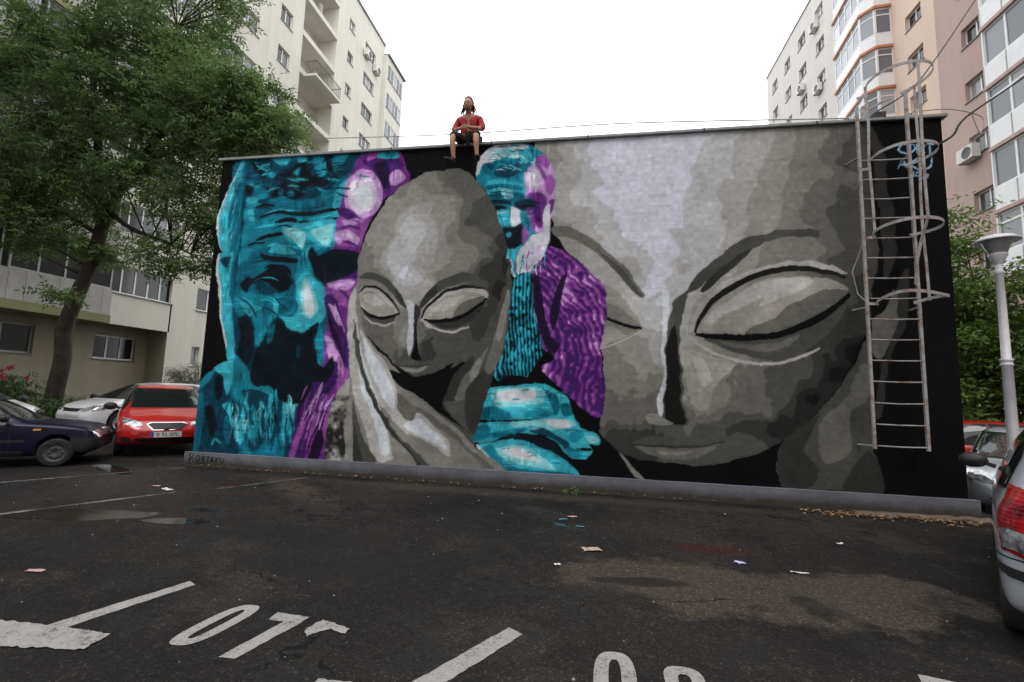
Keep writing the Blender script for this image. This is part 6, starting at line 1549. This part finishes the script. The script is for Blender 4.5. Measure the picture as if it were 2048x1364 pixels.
    for wx_ in spec['wheels']:
        for s in (-1, 1):
            yy = s * .735; w = empty('wheel', (wx_, yy, wr_)); w.parent = o
            r = wr_; w.rotation_euler = (0, 0, 0)
            link('tyre', shared(('ty', r), lambda: MB().lathe([(r * .66, -.085), (r * .9, -.095), (r * .985, -.075), (r, -.03), (r, .03), (r * .985, .075), (r * .9, .095), (r * .66, .085)], 32, (0, 0, 0), 'y').mesh('tyre', M['tyre'])), None, w)
            def rimf():
                m = MB(); q = 1
                if rim == 'spokes':
                    m.lathe([(r * .66, -.07), (r * .69, .08), (r * .60, .085), (r * .60, -.05)], 28, (0, 0, 0), 'y')
                    for k in range(10):
                        a = math.pi * 2 * (k // 2) / 5 + (.16 if k % 2 else -.16); m.bar((math.cos(a) * r * .14, .055, math.sin(a) * r * .14), (math.cos(a) * r * .64, .065, math.sin(a) * r * .64), .035, .03)
                    m.lathe([(0, .075), (r * .16, .07), (r * .18, .04), (0, .03)], 16, (0, 0, 0), 'y')
                else:
                    m.lathe([(r * .68, -.07), (r * .70, .075), (r * .62, .08), (r * .55, .045), (r * .42, .06), (r * .25, .075), (r * .18, .06), (0, .062)], 28, (0, 0, 0), 'y')
                    for k in range(8):
                        a = math.pi * k / 4; m.lathe([(0, .072), (.02, .07), (.022, .05)], 8, (math.cos(a) * r * .36, 0, math.sin(a) * r * .36), 'y')
                return m.mesh('rim', M['alloy' if rim != 'steel' else 'hub'])
            q = link('rim', shared(('rim', r, rim), rimf), None, w); q.scale = (1, s, 1)
            q = link('brake_drum', shared(('dr', r), lambda: MB().lathe([(0, -.02), (r * .66, -.02), (r * .66, -.06), (0, -.06)], 20, (0, 0, 0), 'y').mesh('brake_drum', M['black'])), None, w); q.scale = (1, s, 1)
    if detail: detail(o, drape)
    return o
def text_mesh(name, s, size, mat, parent, loc, rot, ext=.002):
    cu = bpy.data.curves.new(name, 'FONT'); cu.body = s; cu.size = size; cu.extrude = ext; cu.align_x = 'CENTER'; cu.align_y = 'CENTER'
    to = bpy.data.objects.new('tmp', cu); COL.objects.link(to); bpy.context.view_layer.update()
    me = bpy.data.meshes.new_from_object(to.evaluated_get(bpy.context.evaluated_depsgraph_get())); bpy.data.objects.remove(to); me.materials.clear(); me.materials.append(M[mat])
    q = link(name, me, None, parent); q.location = loc; q.rotation_euler = rot; return q
def front_plate(o, x, z, text):
    p = MB().box((x, -.26, z - .055), (x + .012, .26, z + .055)).build('number_plate', M['plate'], o)
    MB().box((x + .0125, -.259, z - .054), (x + .0135, -.215, z + .054)).build('plate_band', M['plate_blue'], p)
    text_mesh('plate_text', text, .10, 'ink', p, (x + .014, .02, z), (R(90), 0, R(90)), .0015)
def mir(poly): return [(-a, b) for a, b in poly][::-1]
def d_red(o, drape):
    hl = [(-.74, .80), (-.60, .775), (-.42, .70), (-.40, .635), (-.50, .625), (-.66, .66), (-.735, .72)]
    for q in (hl, mir(hl)): drape('headlight', q, 'front', 'headlamp', .008, step=.03)
    gr = [(-.32, .665), (-.22, .565), (.22, .565), (.32, .665), (.26, .69), (-.26, .69)]
    drape('grille_frame', [(x * 1.10, .63 + (z - .63) * 1.22) for x, z in gr], 'front', 'chrome', .006, step=.03); g = drape('grille', gr, 'front', 'trim', .012, step=.03)
    # silver S shaped badge
    bx = 2.045; m = MB(); pts = [(.055, .655), (-.02, .655), (-.045, .638), (.045, .618), (.02, .60), (-.055, .60)]
    for a, b in zip(pts, pts[1:]): m.bar((bx, a[0], a[1]), (bx, b[0], b[1]), .012, .02)
    m.build('badge', M['chrome'], o)
    drape('bumper_intake', [(-.52, .40), (.52, .40), (.44, .30), (-.44, .30)], 'front', 'trim', .006)
    for q in ([(-.76, .43), (-.58, .42), (-.56, .33), (-.70, .33)],): drape('fog_lamp_recess', q, 'front', 'trim', .006); drape('fog_lamp_recess', mir(q), 'front', 'trim', .006)
    front_plate(o, 2.03, .465, 'B 92 XPL')
    drape('bonnet_seam', [(-.66, .742), (-.62, .752), (.62, .752), (.66, .742), (.62, .744), (-.62, .744)], 'front', 'trim', .003, step=.04)
def d_white(o, drape):
    hl = [(-.80, .80), (-.62, .79), (-.44, .70), (-.46, .63), (-.62, .64), (-.78, .71)]
    for q in (hl, mir(hl)): drape('headlight', q, 'front', 'headlamp', .008, step=.03)
    drape('grille', [(-.36, .69), (.36, .69), (.32, .62), (-.32, .62)], 'front', 'trim', .008); drape('grille_bar', [(-.42, .70), (.42, .70), (.40, .675), (-.40, .675)], 'front', 'chrome', .014)
    drape('bumper_intake', [(-.55, .42), (.55, .42), (.48, .30), (-.48, .30)], 'front', 'trim', .006)
    for ax in ('right', 'left'): drape('headlight', [(2.02, .71), (1.72, .80), (1.60, .785), (1.74, .69), (1.98, .64)], ax, 'headlamp', .007, step=.03)
def d_blue(o, drape):
    for ax in ('right', 'left'):
        drape('turn_signal', [(2.03, .66), (1.985, .74), (1.93, .74), (1.95, .62), (2.03, .60)], ax, 'headlamp', .008, step=.03)
        drape('side_repeater', [(1.02, .735), (1.14, .735), (1.14, .775), (1.02, .775)], ax, 'amber', .010)
        drape('bumper_cover', [(2.05, .60), (1.62, .585), (1.60, .50), (1.62, .30), (2.0, .28)], ax, 'trim', .010, step=.04)
        drape('sill_trim', [(.90, .34), (-.85, .34), (-.85, .235), (.90, .235)], ax, 'trim', .008)
    hl = [(-.70, .70), (-.40, .70), (-.40, .58), (-.70, .58)]
    for q in (hl, mir(hl)): drape('headlight', q, 'front', 'headlamp', .008, step=.04)
    drape('grille', [(-.36, .69), (.36, .69), (.36, .59), (-.36, .59)], 'front', 'trim', .008); drape('bumper', [(-.72, .55), (.72, .55), (.68, .34), (-.68, .34)], 'front', 'trim', .012)
def d_silver(o, drape):
    for ax, sg in (('left', 1), ('right', -1)):
        drape('tail_light', [(-1.96, .66), (-1.93, .62), (-1.80, .66), (-1.70, .80), (-1.66, 1.01), (-1.75, 1.05), (-1.87, .98), (-1.97, .84)], ax, 'tail', .010, step=.025)
        drape('reverse_lamp', [(-1.955, .69), (-1.93, .65), (-1.83, .68), (-1.76, .77), (-1.84, .79), (-1.95, .775)], ax, 'headlamp', .016, step=.02)
        drape('bumper_strip', [(-1.99, .545), (-1.70, .555), (-1.62, .53), (-1.70, .50), (-1.98, .485)], ax, 'trim', .012, step=.03)
        drape('bumper_seam', [(-1.96, .615), (-1.62, .60), (-1.60, .59), (-1.96, .605)], ax, 'trim', .004, step=.03)
    tl = [(-.80, .64), (-.60, .66), (-.56, .84), (-.58, 1.03), (-.74, 1.05), (-.80, .86)]
    for q in (tl, mir(tl)): drape('tail_light', q, 'rear', 'tail', .008, step=.03)
    for q in ([(-.79, .66), (-.62, .67), (-.60, .77), (-.79, .78)],): drape('reverse_lamp', q, 'rear', 'headlamp', .013, step=.03); drape('reverse_lamp', mir(q), 'rear', 'headlamp', .013, step=.03)
    drape('bumper_strip', [(-.78, .545), (-.34, .545), (-.34, .49), (-.78, .485)], 'rear', 'trim', .012); drape('bumper_strip', [(.34, .545), (.78, .545), (.78, .485), (.34, .49)], 'rear', 'trim', .012)
    drape('number_plate', [(-.26, .70), (.26, .70), (.26, .80), (-.26, .80)], 'rear', 'plate', .012)
car(SEDAN, 'blue_paint', (-3.29, -1.16, 0), R(40), 'dark blue saloon car seen from its side at the left edge', .86, 'steel', d_blue)
car(HATCH, 'red_paint', (-2.82, 1.99, 0), R(-41), 'red hatchback facing the yard beside the left corner of the mural', 1.0, 'spokes', d_red)
car(COMPACT, 'white_paint', (-6.62, 5.2, 0), R(-100), 'white hatchback parked behind the red hatchback', 1.03, 'steelw', d_white)
car(COMPACT, 'white_paint', (-8.3, 1.1, 0), R(4), 'white car mostly hidden behind the dark blue saloon', 1.0, 'steelw', d_white)
car(HATCH, 'silver_paint', (11.85, -3.14, 0), math.atan2(.811, .585), 'silver hatchback with red tail light at the right front edge', 1.0, 'steelw', d_silver)
car(COMPACT, 'silver_paint', (15.2, 2.05, -.22), math.atan2(-.80, -.60), 'silver car facing the yard just past the right end of the mural wall', .98, 'spokes', d_white)
car(HATCH, 'red_paint', (16.3, 5.2, -.22), math.atan2(.25, -1.0), 'red car half hidden behind the right end of the mural building', 1.0, 'spokes', d_red)

# ---------------------------------------------------------------- lamp post
lp_ = empty('street_lamp', (13.62, .33, -.1), 0, 'white park lamp post with a wide shallow hat at the right', 'street lamp')
MB().lathe([(0.126, 0), (0.126, .25), (0.0924, .32), (0.0882, .85), (0.1008, .87), (0.1008, .92), (0.07392, .95)], 20).build('base', M['lamp_white'], lp_)
MB().lathe([(0.07056, .94), (0.063, 2.3), (0.0756, 2.31), (0.07728, 2.33), (0.06468, 2.345), (0.06468, 2.37), (0.07728, 2.385), (0.0756, 2.405), (0.05712, 2.42), (0.0462, 3.72), (0.05544, 3.73), (0.05544, 3.77), (0.04368, 3.78), (0.042, 3.88)], 20).build('pole', M['lamp_white'], lp_)
MB().lathe([(0.042, 3.87), (0.084, 3.95), (0.1134, 4.01), (0.1176, 4.04), (0.0672, 4.05), (0, 4.05)], 24).build('collar', M['lamp_white'], lp_)
t = NT('frosted_lamp_bowl'); t.set(Base_Color=(.62, .62, .62), Roughness=.25, Transmission_Weight=.5); M['bowl'] = t.m
MB().lathe([(0.105, 4.04), (0.1806, 4.235), (0.1848, 4.245)], 28).build('bowl', M['bowl'], lp_)
MB().lathe([(0, 4.03), (0.0714, 4.04), (0.0714, 4.16), (0.0252, 4.19), (0, 4.19)], 14).build('lamp_core', M['hub'], lp_)
MB().lathe([(0.273, 4.235), (0.2772, 4.25), (0.2016, 4.305), (0.084, 4.34), (0.0378, 4.355), (0, 4.36)], 32).lathe([(0.273, 4.235), (0.168, 4.255), (0, 4.26)], 32).build('lamp_shade', M['lamp_white'], lp_)

# ---------------------------------------------------------------- person seated on the roof edge
per = empty('person', (5.155, .08, 6.08), 0, 'long haired person in open red shirt and dark shorts sitting on the mural roof edge', 'person')
def skin_mesh(name, nodes, edges, mat, sub=2, root=0):
    me = bpy.data.meshes.new(name); me.from_pydata([n[0] for n in nodes], edges, []); ob = bpy.data.objects.new(name, me); COL.objects.link(ob)
    md = ob.modifiers.new('skin', 'SKIN'); md.use_smooth_shade = True
    for i, nd in enumerate(nodes):
        sv = me.skin_vertices[0].data[i]; r = nd[1]; sv.radius = (r, r) if not hasattr(r, '__len__') else r; sv.use_root = (i == root)
    s2 = ob.modifiers.new('sub', 'SUBSURF'); s2.levels = sub; s2.render_levels = sub
    bpy.context.view_layer.update(); nm = bpy.data.meshes.new_from_object(ob.evaluated_get(bpy.context.evaluated_depsgraph_get())); bpy.data.objects.remove(ob)
    nm.materials.clear(); nm.materials.append(M[mat]); nm.polygons.foreach_set('use_smooth', [True] * len(nm.polygons)); return link(name, nm, None, per)
# local frame: x right in the picture, -y towards the yard, z up from the roof edge
nodes = [((0, .02, .10), (.15, .12)), ((0, -.03, .24), (.135, .10)), ((0, -.09, .39), (.15, .105)), ((0, -.125, .48), (.13, .09)), ((0, -.165, .55), .050), ((0, -.20, .585), .056),
         ((0, -.255, .625), (.076, .092)), ((0, -.25, .705), (.084, .102)), ((0, -.225, .775), (.064, .08)),
         ((-.19, -.10, .455), .058), ((-.25, -.14, .26), .044), ((-.19, -.30, .165), .034), ((-.06, -.385, .15), .026), ((-.02, -.40, .15), .028),
         ((.19, -.10, .455), .058), ((.26, -.14, .26), .044), ((.20, -.30, .175), .034), ((.065, -.385, .155), .026), ((.025, -.405, .165), .028),
         ((-.11, -.06, .08), .09), ((-.205, -.40, .02), .062), ((-.205, -.43, -.09), .054), ((-.195, -.42, -.20), .054), ((-.185, -.395, -.37), .034), ((-.18, -.385, -.43), .036),
         ((.11, -.06, .08), .09), ((.215, -.39, .02), .062), ((.222, -.42, -.09), .054), ((.228, -.41, -.19), .053), ((.24, -.385, -.35), .034), ((.245, -.38, -.41), .036)]
edges = [(0, 1), (1, 2), (2, 3), (3, 4), (4, 5), (5, 6), (6, 7), (7, 8), (3, 9), (9, 10), (10, 11), (11, 12), (12, 13), (3, 14), (14, 15), (15, 16), (16, 17), (17, 18), (0, 19), (19, 20), (20, 21), (21, 22), (22, 23), (23, 24), (0, 25), (25, 26), (26, 27), (27, 28), (28, 29), (29, 30)]
body = skin_mesh('body', nodes, edges, 'skin', 2)
for s, hx in ((-1, -.035), (1, .035)):     # fingers clasped between the knees
    for k in range(5):
        z = .185 - .017 * k; l = (.045, .07, .075, .07, .055)[k]
        skin_mesh('finger', [((hx * 1.3, -.395, z), .010), ((hx * .6, -.425, z), .0095), ((-hx * .35 * l / .07, -.43 - .006 * (s > 0), z - .004), .009), ((-hx * l / .07, -.405, z - .006), .007)], [(0, 1), (1, 2), (2, 3)], 'skin', 1)
for s in (-1, 1):
    skin_mesh('shirt_side', [((s * .105, -.02, .13), (.085, .13)), ((s * .098, -.055, .26), (.088, .13)), ((s * .098, -.105, .38), (.086, .125)), ((s * .105, -.12, .475), (.072, .10)), ((s * .195, -.10, .455), .074), ((s * .268, -.14, .27), .066), ((s * .235, -.225, .20), .058), ((s * .062, -.135, .53), .052)], [(0, 1), (1, 2), (2, 3), (3, 4), (4, 5), (5, 6), (3, 7)], 'shirt')
skin_mesh('shorts', [((0, .03, .095), (.165, .12)), ((-.11, -.06, .09), (.105, .10)), ((-.20, -.37, .03), (.088, .088)), ((-.206, -.425, -.03), (.082, .082)), ((.11, -.06, .09), (.105, .10)), ((.21, -.36, .03), (.088, .088)), ((.219, -.415, -.03), (.082, .082))], [(0, 1), (1, 2), (2, 3), (0, 4), (4, 5), (5, 6)], 'shorts')
for x, y, z, dx in ((-.18, -.385, -.46, -.12), (.245, -.38, -.44, .06)):
    skin_mesh('shoe', [((x, y + .05, z), (.045, .05)), ((x + dx * .35, y - .05, z - .012), (.052, .045)), ((x + dx * .8, y - .135, z - .03), (.050, .036)), ((x + dx, y - .18, z - .035), (.040, .028))], [(0, 1), (1, 2), (2, 3)], 'shoe')
    skin_mesh('sock', [((x, y, z + .04), .044), ((x, y, z + .085), .041)], [(0, 1)], 'sock', 1)
skin_mesh('hair', [((0, -.285, .785), (.066, .05)), ((0, -.235, .795), (.078, .07)), ((0, -.19, .745), (.098, .086)), ((0, -.155, .67), (.092, .062)), ((0, -.12, .60), (.07, .05))], [(0, 1), (1, 2), (2, 3), (3, 4)], 'hair')
m = MB()
for k in range(13):
    a = math.pi * (k / 12.0); x = .088 * math.cos(a) * (1.0 if k % 2 else .93); y = -.15 + .05 * math.sin(a); sp = 1.0 + .45 * random.random()
    m.tube([(x * 1.0, y - .06, .745), (x * 1.18, y - .05, .66), (x * 1.22 * sp, y - .05, .60), (x * 1.45 * sp, y - .05, .545 - .05 * random.random())], [.013, .014, .012, .006], 6)
m.build('dreadlocks', M['hair'], per)
# face tilted down towards the yard: eyes, brows, nose, mouth, ears
def fp(x, h, out):      # h up the face, out from it; the face leans 18 degrees forward
    c, s_ = math.cos(R(34)), math.sin(R(34)); x *= 1.1; h *= 1.1; out *= 1.12; return (x, -.26 - out * c - h * s_, .665 + h * c - out * s_)
for s in (-1, 1):
    MB().lathe([(0, -.008), (.009, -.005), (.011, 0), (.009, .005), (0, .008)], 10, fp(s * .029, .030, .078), 'y').build('eye', M['ink'], per)
    MB().bar(fp(s * .012, .047, .088), fp(s * .046, .049, .075), .012, .008).build('eyebrow', M['hair'], per)
    MB().lathe([(0, -.02), (.018, -.015), (.022, 0), (.018, .015), (0, .02)], 10, (s * .088, -.24, .665), 'x').build('ear', M['skin'], per)
skin_mesh('nose', [(fp(0, .040, .080), .009), (fp(0, .002, .100), .015), (fp(0, -.008, .088), .012)], [(0, 1), (1, 2)], 'skin', 1)
M['lip'] = simple('lip', (.24, .09, .075), .5); MB().bar(fp(-.024, -.038, .078), fp(.024, -.038, .078), .010, .012).build('mouth', M['lip'], per)
M['beard'] = simple('stubble', (.16, .085, .06), .8); skin_mesh('beard', [(fp(-.042, -.045, .05), .020), (fp(0, -.068, .072), .024), (fp(.042, -.045, .05), .020)], [(0, 1), (1, 2)], 'beard', 1)

# ---------------------------------------------------------------- cables and roof fittings
def cable(name, pts, r, label, mat='black'):
    q = curve_pts(pts, 6, False); MBx = MB().tube(q, r, 6); o = MBx.build(name, M[mat]); return tag(o, label, 'cable', 'overhead cables')
cable('overhead_cable', [(-3.0, 4.6, 9.25), (-1.3, 4.09, 8.93), (3.82, 3.03, 8.12), (7.99, 2.28, 7.67), (12.02, 1.05, 6.74)], .012, 'thin grey cable running above the mural roof behind the seated person', 'pvc_grey')
cable('overhead_cable', [(12.70, -.02, 5.60), (12.9, -.02, 5.74), (13.43, .43, 6.29), (16.5, 3.15, 8.64), (19.6, 6.0, 11.1), (23.2, 9.4, 14.4)], .017, 'thick black cable rising from the right end of the mural wall')
cable('overhead_cable', [(12.1, .58, 6.15), (12.14, .58, 6.5), (14.3, 2.78, 8.51), (18.64, 7.04, 13.73), (23.2, 11.6, 19.4)], .013, 'thin dark cable climbing from the roof past the ladder cage to the mauve block')
cable('overhead_cable', [(12.3, .5, 6.15), (12.75, .7, 6.55), (13.4, .75, 6.62), (13.95, .85, 6.5), (13.9, .85, 6.2), (13.75, .78, 6.52)], .009, 'slack loop of thin grey cable beside the ladder cage', 'pvc_grey')
rl = empty('roof_bracket', (11.95, .5, 6.06), 0, 'small metal bracket with a floodlight on the roof behind the ladder cage', 'bracket')
MB().box((-.03, -.03, 0), (.03, .03, .55)).build('post', M['steel'], rl); MB().bar((0, 0, .45), (.35, -.1, .62), .03, .03).bar((0, 0, .3), (.30, -.1, .36), .02, .02).build('arm', M['steel'], rl); MB().box((.06, -.22, .20), (.22, -.04, .32)).build('floodlight', M['trim'], rl)
MB().box((-.35, -.10, .0), (.05, .05, .05)).build('foot', M['trim'], rl)

# ---------------------------------------------------------------- litter on the asphalt
M['teal_paper'] = simple('teal_scrap', (.12, .32, .38), .8); M['lilac'] = simple('lilac_scrap', (.50, .46, .70), .7); M['card'] = simple('card_scrap', (.42, .33, .27), .9, var=.3, scale=20); M['pink'] = simple('pink_scrap', (.5, .33, .33), .9)
def scrap(x, y, sx, sy, rot, mat, label, name='paper_scrap', cat='litter', hgt=.018):
    sx *= .62; sy *= .62
    rg2 = random.Random(int(x * 1000 + y * 77)); m = MB(); n = 5; vs = []
    for i in range(n):
        for j in range(n):
            u, v = i / (n - 1) - .5, j / (n - 1) - .5
            e = .25 * (abs(u) + abs(v)); vs.append((u * sx * (1 + rg2.uniform(-e, e)), v * sy * (1 + rg2.uniform(-e, e)), .008 + rg2.uniform(0, hgt) * (.4 + e)))
    m.add(vs, [(i * n + j, (i + 1) * n + j, (i + 1) * n + j + 1, i * n + j + 1) for i in range(n - 1) for j in range(n - 1)])
    k = len(m.v); m.add([(a, b, c - .003) for a, b, c in vs], [tuple(reversed(f)) for f in m.f])
    return tag(m.build(name, M[mat], None, (x, y, 0), R(rot)), label, cat, 'litter on the asphalt')
scrap(7.47, -2.84, .30, .17, 15, 'card', 'crumpled tan paper scrap in the middle of the yard')
scrap(8.88, -2.85, .16, .12, 0, 'lilac', 'crumpled pale lilac wrapper near the rust stain')
scrap(9.35, -2.99, .26, .035, -8, 'paper', 'thin white paper strip right of the lilac wrapper')
scrap(7.16, -3.36, .09, .06, 30, 'paper', 'small white scrap left of the dry patch')
scrap(7.12, -1.78, .17, .04, 20, 'teal_paper', 'upper turquoise strip near the wall foot')
scrap(7.33, -2.05, .15, .05, -15, 'teal_paper', 'lower turquoise strip near the wall foot')
scrap(7.22, -1.62, .2, .05, 10, 'pink', 'pinkish strip above the turquoise scraps')
scrap(1.38, -1.84, .32, .12, -20, 'paper', 'dirty white rag lying near the faded line at left')
scrap(3.02, -4.6, .2, .07, 10, 'pink', 'pale flattened scrap near the front left bay line')
scrap(1.05, -1.70, .16, .08, 0, 'pink', 'small pink scrap beside the dirty white rag')
scrap(10.2, -1.9, .11, .07, 20, 'paper', 'small white scrap near the right end of the wall')
rg = np.random.default_rng(5); m = MB()
def chip(x, y, s):
    a = rg.uniform(0, 6.3); pts = [(x + s * rg.uniform(.5, 1) * math.cos(a + k * 1.57), y + s * rg.uniform(.5, 1) * math.sin(a + k * 1.57), .0035 + s * .3 * (k % 2)) for k in range(4)]
    m.add([(p[0], p[1], .0) for p in pts] + [(x, y, s * .7)], [(0, 1, 4), (1, 2, 4), (2, 3, 4), (3, 0, 4)])
for _ in range(380): chip(rg.uniform(-1.5, 12.5), rg.uniform(-5.6, -.1), rg.choice([.004, .006, .010, .016], p=[.5, .32, .14, .04]))
M['chip'] = simple('grey_chip', (.30, .285, .265), .9, var=.3)
tag(m.build('grit', M['chip']), 'small white chips and grit scattered over the asphalt', None, None, 'stuff')
m = MB()
for _ in range(520):
    right = rg.uniform() < .72
    x = rg.uniform(10.4, 13.0) if right else rg.uniform(.2, 9.4); y = -.30 - abs(rg.normal(0, .16)) if right else -.10 - abs(rg.normal(0, .04)); s = rg.uniform(.012, .045); a = rg.uniform(0, 6.3); zz = .004 + rg.uniform(0, .03)
    d = Vector((math.cos(a), math.sin(a), rg.uniform(-.3, .3))) * s; w = Vector((-math.sin(a), math.cos(a), rg.uniform(-.4, .4))) * s * .4; c_ = Vector((x, y, zz + .02))
    m.add([c_ - d, c_ + w, c_ + d, c_ - w], [(0, 1, 2, 3)])
tag(m.build('leaf_litter', M['lit_leaf']), 'brown dead leaves gathered along the foot of the plinth', None, None, 'stuff')
wd = empty('weed', (7.16, -.13, 0), 0, 'small green weed growing at the foot of the plinth', 'plant')
v, f = leaf_cloud([(0, -.02, .07, 1.0), (.08, -.03, .04, .8), (-.08, -.03, .04, .8)], 10, .04, 5, .035, 'leaf_b', rng=rg); link('foliage', fast_mesh('foliage', v, f, M['leaf_b']), None, wd)
